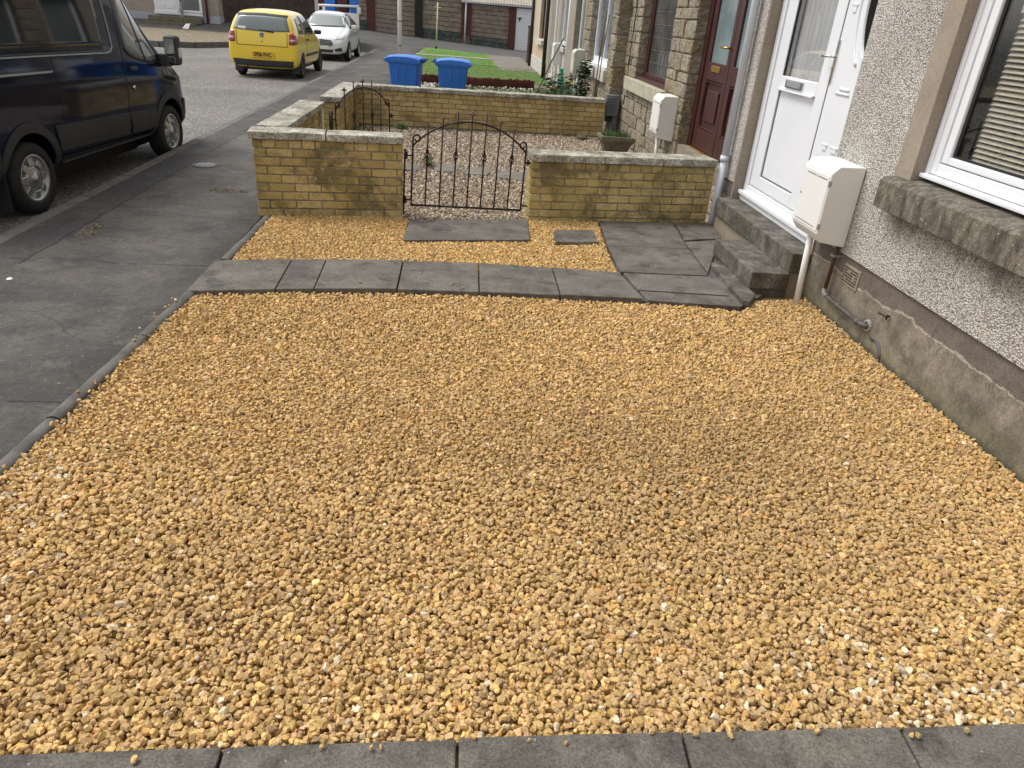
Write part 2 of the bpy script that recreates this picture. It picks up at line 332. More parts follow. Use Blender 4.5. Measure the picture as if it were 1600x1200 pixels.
simple('watering_green', (.01, .22, .13), (.012, .26, .16), 4, .4)
simple('planter_stone', (.19, .165, .115), (.11, .10, .065), 9, .95, .6, 70, .006)
simple('terracotta', (.30, .12, .06), (.24, .09, .05), 7, .85)
simple('tyre', (.018, .018, .018), (.03, .029, .028), 14, .8, fine=.2)
simple('wheel_silver', (.50, .51, .52), (.42, .43, .44), 6, .32, metal=.75, fine=.05)
simple('black_cladding', (.042, .042, .044), (.052, .052, .054), 5, .6, fine=.08)
simple('van_paint', (.005, .0078, .022), None, rough=.07, fine=0, spec=.42); MAT['van_paint'].node_tree.nodes['Principled BSDF'].inputs['Specular Tint'].default_value = (.60, .70, 1, 1)
simple('yellow_paint', (.95, .68, .05), None, rough=.25, fine=0, coat=.8)
simple('silver_paint', (.74, .75, .765), None, rough=.28, fine=0, metal=.15, coat=.8)
simple('white_paint', (.78, .78, .76), None, rough=.3, fine=0, coat=.6)
simple('car_glass', (.012, .015, .018), None, rough=.03, fine=0, spec=.5, coat=.2)
simple('car_glass_pale', (.16, .185, .18), None, rough=.06, fine=0, spec=.8, coat=.6)
simple('mirror_glass', (.7, .72, .74), None, rough=.02, metal=1, fine=0)
simple('lamp_red', (.36, .01, .012), None, rough=.15, fine=0, coat=1)
simple('lamp_clear', (.62, .63, .64), None, rough=.12, fine=0, coat=1)
simple('plate_yellow', (.86, .52, .05), None, rough=.4, fine=0)
simple('plate_white', (.75, .75, .74), None, rough=.4, fine=0)
simple('ink_black', (.012, .012, .012), None, rough=.6, fine=0)
simple('bin_lid_blue', (.015, .07, .30), None, rough=.45, fine=0)
simple('blind_slat', (.70, .645, .53), (.64, .59, .48), 3, .55, fine=.04)
simple('curtain', (.82, .83, .86), (.70, .71, .75), 5, .9, fine=.05)
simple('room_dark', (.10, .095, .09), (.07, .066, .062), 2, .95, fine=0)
simple('cord', (.6, .58, .5), None, rough=.8, fine=0)
simple('frosted_glass', (.20, .265, .265), (.15, .2, .2), 2.2, .12, fine=.03, spec=.6)
simple('leaded_glass', (.045, .045, .042), (.12, .115, .10), 2, .08, fine=0, spec=.7)
simple('far_glass', (.10, .115, .12), (.2, .215, .22), 1.2, .08, fine=0, spec=.7)
simple('roof_tile', (.075, .065, .06), (.11, .095, .085), 3, .9)
simple('paving_concrete', (.21, .185, .15), (.145, .13, .108), 3, .9, .4, 60, .004)
simple('litter_white', (.7, .7, .68), None, rough=.7, fine=0)
def mat_glass():
    m = bpy.data.materials.new('window_glass'); m.use_nodes = True; nt = m.node_tree; nt.nodes.clear()
    out = nt.nodes.new('ShaderNodeOutputMaterial')
    tr = nd(nt, 'ShaderNodeBsdfTransparent', {'Color': (.91, .91, .90, 1)}); gl = nd(nt, 'ShaderNodeBsdfGlossy', {'Color': (1, 1, 1, 1), 'Roughness': .015})
    lw = nd(nt, 'ShaderNodeLayerWeight', {'Blend': .5}); f2 = ma(nt, 'ADD', ma(nt, 'MULTIPLY', ma(nt, 'POWER', lw.outputs['Facing'], 4), .75), .06, clamp=True)
    mx = nd(nt, 'ShaderNodeMixShader', {0: f2, 1: tr.outputs[0], 2: gl.outputs[0]}); nt.links.new(mx.outputs[0], out.inputs['Surface'])
    MAT['window_glass'] = m
mat_glass()

# ------------------------------------------------------------------ mesh helpers
class MB:
    def __init__(s): s.v = []; s.f = []
    def add(s, vs, fs, mat=None):
        k = len(s.v)
        s.v += [tuple(mat @ Vector(p)) if mat else tuple(p) for p in vs]
        s.f += [tuple(i+k for i in f) for f in fs]; return s
    def box(s, x0, x1, y0, y1, z0, z1, mat=None):
        return s.add([(x0,y0,z0),(x1,y0,z0),(x1,y1,z0),(x0,y1,z0),(x0,y0,z1),(x1,y0,z1),(x1,y1,z1),(x0,y1,z1)],
                     [(0,3,2,1),(4,5,6,7),(0,1,5,4),(1,2,6,5),(2,3,7,6),(3,0,4,7)], mat)
    def prism(s, poly, z0, z1, mat=None):
        n = len(poly)
        if sum(poly[i][0]*poly[(i+1)%n][1]-poly[(i+1)%n][0]*poly[i][1] for i in range(n)) < 0: poly = poly[::-1]
        return s.add([(x,y,z0) for x,y in poly]+[(x,y,z1) for x,y in poly],
                     [tuple(range(n))[::-1], tuple(range(n,2*n))]+[(i,(i+1)%n,n+(i+1)%n,n+i) for i in range(n)], mat)
    def tube(s, path, r, n=8, mat=None):
        path = [Vector(p) for p in path]; vs = []; fs = []; m = len(path); prevx = None
        for i, p in enumerate(path):
            t = (path[min(i+1,m-1)]-path[max(i-1,0)]).normalized()
            a = prevx if prevx is not None else (Vector((0,0,1)) if abs(t.z) < .9 else Vector((1,0,0)))
            x = (a - t*a.dot(t)).normalized(); prevx = x; y = t.cross(x)
            rr = r[i] if isinstance(r, (list, tuple)) else r
            vs += [p + (x*math.cos(2*math.pi*j/n)+y*math.sin(2*math.pi*j/n))*rr for j in range(n)]
        for i in range(m-1):
            for j in range(n): fs.append((i*n+j, i*n+(j+1)%n, (i+1)*n+(j+1)%n, (i+1)*n+j))
        fs.append(tuple(range(n))[::-1]); fs.append(tuple((m-1)*n+j for j in range(n)))
        return s.add(vs, fs, mat)
    def lathe(s, prof, n=16, mat=None):
        vs = [(r*math.cos(2*math.pi*j/n), r*math.sin(2*math.pi*j/n), z) for r, z in prof for j in range(n)]; m = len(prof)
        fs = [(i*n+j, i*n+(j+1)%n, (i+1)*n+(j+1)%n, (i+1)*n+j) for i in range(m-1) for j in range(n)]
        fs.append(tuple(range(n))[::-1]); fs.append(tuple((m-1)*n+j for j in range(n)))
        return s.add(vs, fs, mat)
    def grid(s, P):      # P[i][j] points
        a, b = len(P), len(P[0])
        return s.add([p for r in P for p in r], [(i*b+j, i*b+j+1, (i+1)*b+j+1, (i+1)*b+j) for i in range(a-1) for j in range(b-1)])
def to_mesh(mb, name, bevel=0, seg=2, smooth=False, rough=0, rscale=6, cuts=0, fixn=True):
    me = bpy.data.meshes.new(name); me.from_pydata(mb.v, [], mb.f)
    if bevel or rough or cuts or fixn:
        bm = bmesh.new(); bm.from_mesh(me)
        if fixn: bmesh.ops.recalc_face_normals(bm, faces=bm.faces)
        if bevel:
            ed = [e for e in bm.edges if len(e.link_faces) == 2 and e.calc_face_angle(0) > .35]
            bmesh.ops.bevel(bm, geom=ed, offset=bevel, segments=seg, profile=.6, affect='EDGES', clamp_overlap=True)
        if cuts: bmesh.ops.subdivide_edges(bm, edges=bm.edges, cuts=cuts, use_grid_fill=True)
        if rough:
            for v in bm.verts: v.co += mnoise.noise_vector(v.co*rscale + Vector((sum(map(ord,name))%97, 3, 7)))*rough
        bm.to_mesh(me); bm.free()
    if smooth: me.shade_smooth()
    return me
def props(o, label=None, cat=None, group=None, kind=None):
    for k, v in (('label', label), ('category', cat), ('group', group), ('kind', kind)):
        if v: o[k] = v
    return o
def root_loc(o):
    while o.parent: o = o.parent
    return o.location.copy()
def link(name, me, mat, parent=None, loc=(0,0,0), rotz=0, scale=None):
    o = bpy.data.objects.new(name, me); COL.objects.link(o)
    if mat and not me.materials: me.materials.append(MAT[mat])
    if parent: o.parent = parent
    o.location = loc; o.rotation_euler = (0, 0, rotz)
    if scale: o.scale = scale
    return o
def obj(name, mb, mat, parent=None, label=None, cat=None, group=None, kind=None, local=False, **kw):
    """one mesh object from world-space (or, with local, root-space) geometry"""
    if parent is None and not local:
        a = np.array(mb.v); c = Vector(((a[:,0].min()+a[:,0].max())/2, (a[:,1].min()+a[:,1].max())/2, a[:,2].min()))
    elif parent is not None and not local: c = root_loc(parent)
    else: c = Vector((0,0,0))
    m2 = MB(); m2.v = [(x-c.x, y-c.y, z-c.z) for x,y,z in mb.v]; m2.f = mb.f
    me = to_mesh(m2, name, **kw)
    o = link(name, me, mat, parent, c if parent is None else (0,0,0))
    return props(o, label, cat, group, kind)
def thing(name, label, cat, loc, rotz=0, group=None, kind=None):
    o = bpy.data.objects.new(name, None); COL.objects.link(o); o.location = loc; o.rotation_euler = (0,0,rotz); o.empty_display_size = .2
    return props(o, label, cat, group, kind)
def copy_tree(o, parent=None):
    c = o.copy(); COL.objects.link(c); c.parent = parent
    for ch in list(o.children): copy_tree(ch, c)
    return c
def text_mesh(body, size, depth=.002, off=0):
    cu = bpy.data.curves.new('txt', 'FONT'); cu.body = body; cu.size = size; cu.extrude = depth; cu.offset = off; cu.align_x = 'CENTER'; cu.align_y = 'CENTER'
    t = bpy.data.objects.new('txt', cu); COL.objects.link(t); bpy.context.view_layer.update()
    me = bpy.data.meshes.new_from_object(t.evaluated_get(bpy.context.evaluated_depsgraph_get()))
    bpy.data.objects.remove(t, do_unlink=True); return me
# ------------------------------------------------------------------ ground, road, pavement
def sstep(a, b, x): t = min(1, max(0, (x-a)/(b-a))); return t*t*(3-2*t)
def zroad(x, y):
    return -.13 + sstep(35.5, 42, y)*(.13 + max(-.06, min(.62, .057*(2.0-x))))
mb = MB(); mb.add([(-400,-400,-.45),(400,-400,-.45),(400,500,-.45),(-400,500,-.45)], [(0,1,2,3)])
obj('ground', mb, 'road_asphalt', label='wide dark ground under the whole street', kind='structure', fixn=False)
xs = [-60,-40,-28,-20,-16,-14,-12,-10,-8,-6,-5,-4,-3,-2,-1,0,1,2,3,4,6,9,14]; ys = [-30,-15,0,10,20,28,33,35]+[35.5+.5*i for i in range(15)]+[45,50,60,80]
mb = MB(); mb.grid([[(x,y,zroad(x,y)) for x in xs] for y in ys])
obj('road', mb, 'road_asphalt', label='worn grey asphalt road running up past the garages', kind='structure', smooth=True)
pv = [(-3.375,-6),(-3.375,31),(-3.2,33.4),(-2.7,35.2),(-2.0,36.0),(-1.2,36.3),(-1.2,34.0),(-1.735,33.6),(-1.735,-6)]
mb = MB(); mb.prism(pv, -.4, 0)
obj('pavement', mb, 'pavement_asphalt', label='patched dark asphalt pavement beside the gardens', kind='structure')
# kerb stones: straight run, then the corner
kerb = thing('kerb', 'low worn concrete kerb between pavement and road', None, (-3.44, 10, -.13), kind='structure')
kme = to_mesh(MB().box(-.0625, .0625, -.452, .452, 0, .134), 'kerb_stone', bevel=.018)
for i in range(41):
    o = link('kerb_stone', kme, 'kerb_concrete', kerb, (random.uniform(-.004,.004), -13.5+i*.915-.05, random.uniform(-.004,.004)-.003), random.uniform(-.004,.004))
prev = Vector((-3.44, 33.2-9.2+7.55, 0))
for a, b in (((-3.44,31.45),(-3.3,33.3)),((-3.29,33.34),(-2.75,35.1)),((-2.72,35.14),(-2.02,35.98)),((-1.98,36.0),(-1.2,36.3))):
    a = Vector(a); b = Vector(b); d = b-a
    m2 = to_mesh(MB().box(-.0625,.0625,-d.length/2,d.length/2,0,.134), 'kerb_stone', bevel=.018); c = (a+b)/2
    link('kerb_stone', m2, 'kerb_concrete', kerb, (c.x+3.44, c.y-10, 0), -math.atan2(d.x, d.y))
# garden ground strips between pavement and houses
mb = MB(); mb.prism([(-1.73,-6),(3.2,-6),(3.2,6.72),(-1.73,6.72)], -.4, -.028)
obj('garden_bed', mb, 'gold_underlay', label='sandy bed under the golden gravel', kind='structure')
mb = MB(); mb.prism([(-1.73,6.72),(3.2,6.72),(3.2,12.6),(-1.73,12.6)], -.4, -.022)
obj('garden_bed', mb, 'pink_underlay', label='stony bed under the pale gravel behind the gate', kind='structure')
mb = MB(); mb.prism([(-1.73,12.6),(3.4,12.6),(3.4,29.4),(-1.73,29.4)], -.4, -.01)
obj('garden_soil', mb, 'soil', label='bare soil strip beyond the far brick wall', kind='structure')

# pavement fittings
mb = MB(); mb.lathe([(.152,.0),(.152,.006),(.14,.009),(.13,.006),(.02,.007)], 20)
mc = thing('stopcock_cover', 'round worn metal cover set in the pavement near the brick wall corner', 'cover', (-2.85, 8.58, 0))
obj('rim', mb, 'kerb_concrete', mc, local=True, smooth=True)
mb = MB()
for i in range(-4,5):
    for j in range(-4,5):
        if i*i+j*j < 17: mb.box(i*.028-.009, i*.028+.009, j*.028-.009, j*.028+.009, .006, .0125)
obj('tread_plate', mb, 'steel_grey', mc, local=True)
def patch_stones(nm, label, cx, cy, rx, ry, ang, n):
    mb = MB()
    for _ in range(n):
        a = random.uniform(0, 6.28); q = math.sqrt(random.random()); x, y = q*rx*math.cos(a), q*ry*math.sin(a)
        ca, sa = math.cos(ang), math.sin(ang); r = random.uniform(.008,.017)
        M = Matrix.Translation((cx+x*ca-y*sa, cy+x*sa+y*ca, .002)) @ Matrix.Rotation(random.uniform(0,6),4,Vector((random.random(),random.random(),1)).normalized()) @ Matrix.Diagonal((r, r*.8, r*.5, 1))
        mb.add([(1,0,0),(-1,0,0),(0,1,0),(0,-1,0),(0,0,1),(0,0,-1)], [(0,2,4),(2,1,4),(1,3,4),(3,0,4),(2,0,5),(1,2,5),(3,1,5),(0,3,5)], M)
    obj(nm, mb, 'worn_aggregate', label=label, cat='stones', kind='stuff', fixn=False)
patch_stones('loose_aggregate', 'worn oval patch of brown stones near the wall corner', -2.27, 7.43, .2, .07, 0, 150)
patch_stones('loose_aggregate', 'worn oval patch of brown stones beside the van', -2.92, 5.87, .07, .24, .1, 170)
mb = MB(); mb.add([(-.03,-.02,0),(.025,-.03,.004),(.035,.02,0),(.0,.035,.018),(-.03,.015,.01)], [(0,1,2,3,4)]); mb.v = [(x*.55-2.92,y*.55+4.7,z*.5+.004) for x,y,z in mb.v]
obj('litter_scrap', mb, 'litter_white', label='small crumpled white scrap on the pavement by the van', cat='litter')

# ------------------------------------------------------------------ slab path, edging
def slab(parent, poly, top, th=.05, rough=.0025, mat='slab_stone', bev=.006):
    c = root_loc(parent)
    m = MB().prism([(x-c.x, y-c.y) for x,y in poly], top-th-c.z, top-c.z)
    me = to_mesh(m, 'slab', bevel=bev, rough=rough, rscale=4)
    return link('slab', me, mat, parent)
def shrink(poly, g):
    cx = sum(p[0] for p in poly)/len(poly); cy = sum(p[1] for p in poly)/len(poly); out = []
    for x, y in poly:
        d = math.hypot(x-cx, y-cy); out.append((cx+(x-cx)*(1-g/d), cy+(y-cy)*(1-g/d)))
    return out
path = thing('slab_path', 'dark grey slab path crossing the golden gravel to the doorstep', None, (0, 5, 0), kind='structure')
PF = [(-1.745,4.545),(-1.189,4.647),(-.943,4.689),(-.385,4.756),(.191,4.761),(.771,4.765),(1.372,4.755)]
PB = [(-1.745,5.205),(-1.21,5.309),(-.964,5.345),(-.386,5.398),(.201,5.419),(.781,5.375),(1.312,5.337)]
for i in range(6): slab(path, shrink([PF[i],PF[i+1],PB[i+1],PB[i]], .007), .03+random.uniform(-.004,.004))
for P in ([(1.418,6.90),(2.18,6.97),(2.09,6.09),(1.352,6.066)], [(1.35,6.055),(2.088,6.08),(2.045,5.345),(1.322,5.345)],
          [(1.335,5.33),(2.048,5.332),(2.068,4.905),(1.372,4.945)], [(1.378,4.93),(2.066,4.893),(2.075,4.69),(1.392,4.735)],
          [(2.20,6.95),(2.58,6.99),(2.52,6.46),(2.12,6.33)], [(2.115,6.31),(2.52,6.44),(2.30,5.98),(2.06,5.42)]):
    slab(path, shrink(P, .006), .03+random.uniform(-.005,.005))
obj('mortar_bed', MB().prism([(1.35,4.78),(2.09,4.74),(2.55,5.2),(2.56,6.96),(1.43,6.88),(1.36,5.9)], -.3, .006), 'edging_concrete', path)
gt = thing('gate_slab', 'long grey stone slab lying in front of the iron gate', 'slab', (.13, 6.35, 0)); slab(gt, [(-.41,6.56),(.70,6.80),(.665,6.11),(-.424,5.925)], .032).name = 'stone_slab'
ss = thing('stepping_slab', 'small brown rectangular slab lying in the gravel by the path', 'slab', (1.1, 6.3, 0)); slab(ss, [(.915,6.436),(1.29,6.505),(1.28,6.112),(.89,6.05)], .042, mat='step_concrete', bev=.014).name = 'stone_slab'
fe = thing('front_edging', 'row of dark concrete slabs along the near edge of the gravel', None, (0, 1.1, 0), kind='structure')
EX = [(-1.86,1.250,-1.85),(-1.20,1.268,-1.19),(-.571,1.282,-.551),(.054,1.297,.061),(.69,1.308,.684),(1.351,1.318,1.335),(2.02,1.33,1.99),(2.66,1.34,2.63)]
for a, b in zip(EX[:-1], EX[1:]):
    slab(fe, shrink([(a[0],a[1]),(b[0],b[1]),(b[2]-.02,b[1]-.62),(a[2]-.02,a[1]-.62)], .006), .012+random.uniform(-.004,.004), .06)
for a, b in zip(EX[:-1], EX[1:]):
    slab(fe, shrink([(a[0]+.2,a[1]-.64),(b[0]+.2,b[1]-.64),(b[2]+.2,b[1]-1.26),(a[2]+.2,a[1]-1.26)], .006), .012+random.uniform(-.004,.004), .06)
# half-round edging stones along the pavement
ed = thing('gravel_edging', 'rounded concrete edging stones between pavement and golden gravel', None, (-1.77, 4, 0), kind='structure')
def edging(a, b):
    a = Vector(a); b = Vector(b); d = b-a; L = d.length - .012; prof = []
    for k in range(9):
        t = math.pi*k/8; prof.append((-.034*math.cos(t)*1.0, .004+.022*math.sin(t)))
    poly = [(-.034,-.12)]+prof+[(.034,-.12)]
    m = MB(); n = len(poly); seg = 6
    vs = [(x, -L/2+L*i/seg, z) for i in range(seg+1) for x, z in poly]
    fs = [(i*n+j, i*n+j+1, (i+1)*n+j+1, (i+1)*n+j) for i in range(seg) for j in range(n-1)]+[tuple(range(n)), tuple(seg*n+j for j in range(n))[::-1]]
    m.add(vs, fs); c = (a+b)/2
    link('edging_stone', to_mesh(m, 'edging_stone', rough=.004, rscale=9), 'edging_concrete', ed, (c.x+1.77, c.y-4, random.uniform(-.004,.004)), -math.atan2(d.x, d.y))
for a, b in (((-1.86,1.27),(-1.835,2.05)),((-1.835,2.05),(-1.795,2.925)),((-1.795,2.925),(-1.752,3.85)),((-1.752,3.85),(-1.722,4.585)),((-1.695,5.24),(-1.68,6.02)),((-1.68,6.02),(-1.675,6.50))): edging(a, b)

# ------------------------------------------------------------------ gravel
def ico(sub):
    bm = bmesh.new(); bmesh.ops.create_icosphere(bm, subdivisions=sub, radius=1); bm.verts.ensure_lookup_table()
    v = np.array([x.co[:] for x in bm.verts]); f = np.array([[q.index for q in p.verts] for p in bm.faces]); bm.free(); return v, f
def stone_variants(sub, k):
    # angular chips: an uneven polygon, widest at its waist, with flat or sloping broken faces above and below
    out = []; n = 6 if sub == 2 else 5; rings = 3 if sub == 2 else 2
    f = []
    for r in range(rings-1):
        for q in range(n):
            a, b, c, d = r*n+q, r*n+(q+1)%n, (r+1)*n+(q+1)%n, (r+1)*n+q; f += [(a,b,c),(a,c,d)]
    top = (rings-1)*n
    f += [(top, top+q, top+q+1) for q in range(1, n-1)] + [(0, q+1, q) for q in range(1, n-1)]
    for i in range(k):
        an = np.sort((np.arange(n)+rng.uniform(-.36,.36,n))*2*np.pi/n); rad = rng.uniform(.78,1.18,n); el = rng.uniform(.58,.95)
        base = np.stack([np.cos(an)*rad, np.sin(an)*rad*el], 1); th = rng.uniform(.34,.72); vs = []
        for r in range(rings):
            if rings == 3: sc, z = ((.70,-th),(1.0,rng.uniform(-.25,.15)*th),(rng.uniform(.48,.78),th))[r]
            else: sc, z = ((.95,-th),(rng.uniform(.55,.85),th))[r]
            off = rng.normal(0,.09,2) if r == rings-1 else np.zeros(2); tl = rng.normal(0,.22,2) if r == rings-1 else np.zeros(2)
            xy = base*sc*rng.uniform(.9,1.1,(n,1))+off; zz = z+xy@tl*.8+rng.normal(0,.05,n)
            vs.append(np.concatenate([xy, zz[:,None]], 1))
        out.append(np.concatenate(vs))
    return np.array(out), np.array(f)
def field(name, pts, z, size, cols, sub, label, mat='gravel', tilt=.3):
    """every stone of a gravel bed as real geometry in one mesh"""
    N = len(pts); var, f = stone_variants(sub, 90); nv = var.shape[1]
    a = rng.uniform(0, 2*np.pi, N); tx = rng.normal(0, tilt, N); ty = rng.normal(0, tilt, N)
    ca, sa, cx, sx, cy, sy = np.cos(a), np.sin(a), np.cos(tx), np.sin(tx), np.cos(ty), np.sin(ty)
    Z = np.zeros(N); O = np.ones(N)
    Rz = np.array([[ca,-sa,Z],[sa,ca,Z],[Z,Z,O]]).transpose(2,0,1); Rx = np.array([[O,Z,Z],[Z,cx,-sx],[Z,sx,cx]]).transpose(2,0,1); Ry = np.array([[cy,Z,sy],[Z,O,Z],[-sy,Z,cy]]).transpose(2,0,1)
    Rm = Rx @ Ry @ Rz
    V = np.einsum('nij,nkj->nki', Rm, var[rng.integers(0, 90, N)]*size[:,None,None])
    V[:,:,0] += pts[:,0,None]; V[:,:,1] += pts[:,1,None]; V[:,:,2] += z[:,None]
    c = V.reshape(-1,3).mean(0); c[2] = 0
    F = (f[None]+(np.arange(N)*nv)[:,None,None]).reshape(-1)
    me = bpy.data.meshes.new(name); me.vertices.add(N*nv); me.vertices.foreach_set('co', (V.reshape(-1,3)-c).astype(np.float32).ravel())
    nf = N*len(f); me.loops.add(nf*3); me.loops.foreach_set('vertex_index', F.astype(np.int32)); me.polygons.add(nf)
    me.polygons.foreach_set('loop_start', np.arange(0, nf*3, 3, dtype=np.int32)); me.update(calc_edges=True); me.shade_flat()
    at = me.attributes.new('col', 'FLOAT_COLOR', 'POINT'); cc = np.ones((N, nv, 4), np.float32); cc[:,:,:3] = cols[:,None,:]
    at.data.foreach_set('color', cc.ravel())
    me.materials.append(MAT[mat]); o = bpy.data.objects.new(name, me); COL.objects.link(o); o.location = c
    return props(o, label, 'gravel', kind='stuff')
def scatter(x0, x1, y0, y1, sp, inside):
    nx, ny = int((x1-x0)/sp)+1, int((y1-y0)/(sp*.866))+1
    gx, gy = np.meshgrid(np.arange(nx), np.arange(ny)); X = x0+(gx+.5*(gy%2))*sp; Y = y0+gy*sp*.866
    p = np.stack([X.ravel(), Y.ravel()], 1) + rng.normal(0, sp*.3, (nx*ny, 2))
    return p[inside(p)]
def inpoly(P, poly):
    x, y = P[:,0], P[:,1]; c = np.zeros(len(P), bool); n = len(poly)
    for i in range(n):
        (xa,ya),(xb,yb) = poly[i], poly[(i+1)%n]
        if ya == yb: continue
        c ^= ((ya > y) != (yb > y)) & (x < (xb-xa)*(y-ya)/(yb-ya)+xa)
    return c
def lf(p, sx, sy, ph):      # slow wavy field
    return np.sin(p[:,0]*sx+ph)*np.cos(p[:,1]*sy-ph*1.3)+.6*np.sin(p[:,0]*sx*2.3-p[:,1]*sy*1.7+ph*2)
def gold(p):
    N = len(p); u = rng.random(N)
    c = np.tile(np.array([.585,.388,.168]), (N,1))*rng.lognormal(0, .17, (N,1))
    c[:,1] *= rng.normal(1, .025, N); c[:,2] *= rng.normal(1, .10, N)
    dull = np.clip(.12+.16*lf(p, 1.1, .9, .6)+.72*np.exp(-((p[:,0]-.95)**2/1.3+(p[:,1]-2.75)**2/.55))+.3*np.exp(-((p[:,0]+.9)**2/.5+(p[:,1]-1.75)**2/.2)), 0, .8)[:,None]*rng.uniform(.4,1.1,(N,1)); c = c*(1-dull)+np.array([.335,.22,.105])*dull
    k = u < .055; c[k] = np.array([.40,.275,.145])*rng.uniform(.75,1.25,(k.sum(),1))
    k = (u > .10) & (u < .16); c[k] = np.array([.58,.34,.12])*rng.uniform(.8,1.1,(k.sum(),1))
    x, y = p[:,0], p[:,1]
    pp = .006+.16*np.exp(-((x-1.5)**2/.4+(y-1.42)**2/.03))+.15*np.exp(-((x+1.68)**2/.03+(y-2.2)**2/.3))+.014*(y < 1.9)
    k = rng.random(N) < pp; c[k] = np.array([.72,.60,.42])*rng.uniform(.8,1.15,(k.sum(),1))
    return np.clip(c, .03, .9)
def pinkish(p):
    N = len(p); u = rng.random(N)
    c = np.tile(np.array([.44,.35,.255]), (N,1))*rng.lognormal(0, .22, (N,1)); c[:,2] *= rng.normal(1,.1,N)
    k = u < .16; c[k] = np.array([.26,.19,.145])*rng.uniform(.6,1.2,(k.sum(),1))
    k = u > .86; c[k] = np.array([.68,.62,.54])*rng.uniform(.9,1.15,(k.sum(),1))
    return np.clip(c, .03, .9)
main_poly = [(-1.80,1.258),(2.685,1.34),(2.685,4.97),(2.25,4.90),(2.09,4.68)]+PF[::-1]+[(-1.73,4.53),(-1.765,2.92),(-1.80,2.05)]
def gz(p, amp=.008):
    return amp*lf(p, 2.1, 2.6, 1.1)*.6+rng.uniform(-.010, .0035, len(p))
def gsize(n, lo=.0078, hi=.0215): return lo+(hi-lo)*rng.beta(1.5, 2.5, n)
P = scatter(-1.85, 2.72, 1.25, 5.0, .0184, lambda p: inpoly(p, main_poly))
near = P[:,1] < 2.6
# heap slightly against the house wall and the edging
def heap(p): return .012*np.exp(-(2.685-p[:,0])/.12)+.010*np.exp(-(p[:,0]+1.78)/.15)
U = scatter(-1.85, 2.72, 1.25, 5.0, .0195, lambda p: inpoly(p, main_poly)); U = U[U[:,1] < 3.9]
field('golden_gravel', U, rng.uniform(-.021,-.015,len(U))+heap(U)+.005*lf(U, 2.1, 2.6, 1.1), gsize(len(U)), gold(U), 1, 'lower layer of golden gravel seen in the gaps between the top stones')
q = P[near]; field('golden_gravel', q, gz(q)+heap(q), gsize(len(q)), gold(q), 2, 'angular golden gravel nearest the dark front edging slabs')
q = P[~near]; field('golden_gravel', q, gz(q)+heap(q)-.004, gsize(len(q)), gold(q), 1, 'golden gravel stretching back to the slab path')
back_poly = [(-1.655,5.225),(-1.21,5.325),(-.386,5.41),(.201,5.43),(.781,5.39),(1.30,5.35),(1.335,6.06),(1.405,6.92),(.70,6.87),(.68,6.10),(-.43,5.92),(-.42,6.62),(-.48,6.70),(-1.64,6.55)]
sm = [(.915,6.436),(1.29,6.505),(1.28,6.112),(.89,6.05)]
P = scatter(-1.75, 1.5, 5.2, 7.0, .0180, lambda p: inpoly(p, back_poly) & ~inpoly(p, shrink(sm, .03)))
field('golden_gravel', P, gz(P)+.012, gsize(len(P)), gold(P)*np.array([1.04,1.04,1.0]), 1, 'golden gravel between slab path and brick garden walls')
# strays on edging and slabs
P = np.concatenate([np.stack([rng.normal(-1.755,.018,34), rng.uniform(1.5,4.4,34)],1), np.stack([rng.uniform(-1.5,2.4,26), rng.normal(1.29,.02,26)],1), np.stack([rng.uniform(-1.6,1.3,4), rng.uniform(4.8,5.3,4)],1)])
zz = np.where(P[:,1] > 4.7, .038, np.where(P[:,1] < 1.4, .02, .035)); field('golden_gravel', P, zz, gsize(len(P), .007, .015), gold(P), 2, 'stray golden stones on the edging and slabs', tilt=.15)
nb_poly = [(-1.53,6.80),(-.48,6.93),(-.46,6.74),(.70,6.88),(.72,7.09),(2.60,7.33),(2.60,12.50),(-1.53,12.28)]
STEP = [[(-.86,9.25),(-.45,9.34),(-.42,8.97),(-.84,8.86)],[(-.235,9.44),(.06,9.45),(.0,8.95),(-.275,8.95)],[(.175,9.32),(.485,9.28),(.375,8.86),(.10,8.865)],[(.57,9.19),(.90,9.18),(.83,8.66),(.47,8.77)],[(.98,9.06),(1.42,9.1),(1.4,8.6),(.93,8.55)],[(1.55,9.05),(2.1,9.1),(2.05,8.6),(1.5,8.55)]]
def nin(p):
    k = inpoly(p, nb_poly)
    for s in STEP: k &= ~inpoly(p, s)
    return k
P = scatter(-1.6, 2.7, 6.7, 12.6, .0262, nin)
field('pale_gravel', P, rng.uniform(-.014,.004,len(P)), gsize(len(P), .010, .023), pinkish(P), 1, 'pale pinkish gravel filling the walled garden behind the iron gate')
st = thing('stepping_stones', 'line of flat grey stepping slabs in the pale gravel behind the gate', 'stepping stones', (.3, 9, 0))
for s in STEP: slab(st, s, .012, .04, .005, mat='paving_concrete')
# debris on the pale gravel: dark leaves
mb = MB()
for _ in range(260):
    x, y = random.uniform(-1.5,2.5), random.uniform(7.1,12.2) if random.random() < .7 else random.uniform(11.8,12.25)
    r = random.uniform(.012,.03); M = Matrix.Translation((x,y,.012)) @ Matrix.Rotation(random.uniform(0,6.28),4,'Z') @ Matrix.Rotation(random.uniform(-.5,.5),4,'X')
    mb.add([(-r,0,0),(0,r*.5,.004),(r,0,0),(0,-r*.5,.004)], [(0,1,2,3)], M)
obj('fallen_leaves', mb, 'stem_brown', label='dead brown leaves scattered on the pale gravel', cat='leaves', kind='stuff', fixn=False)
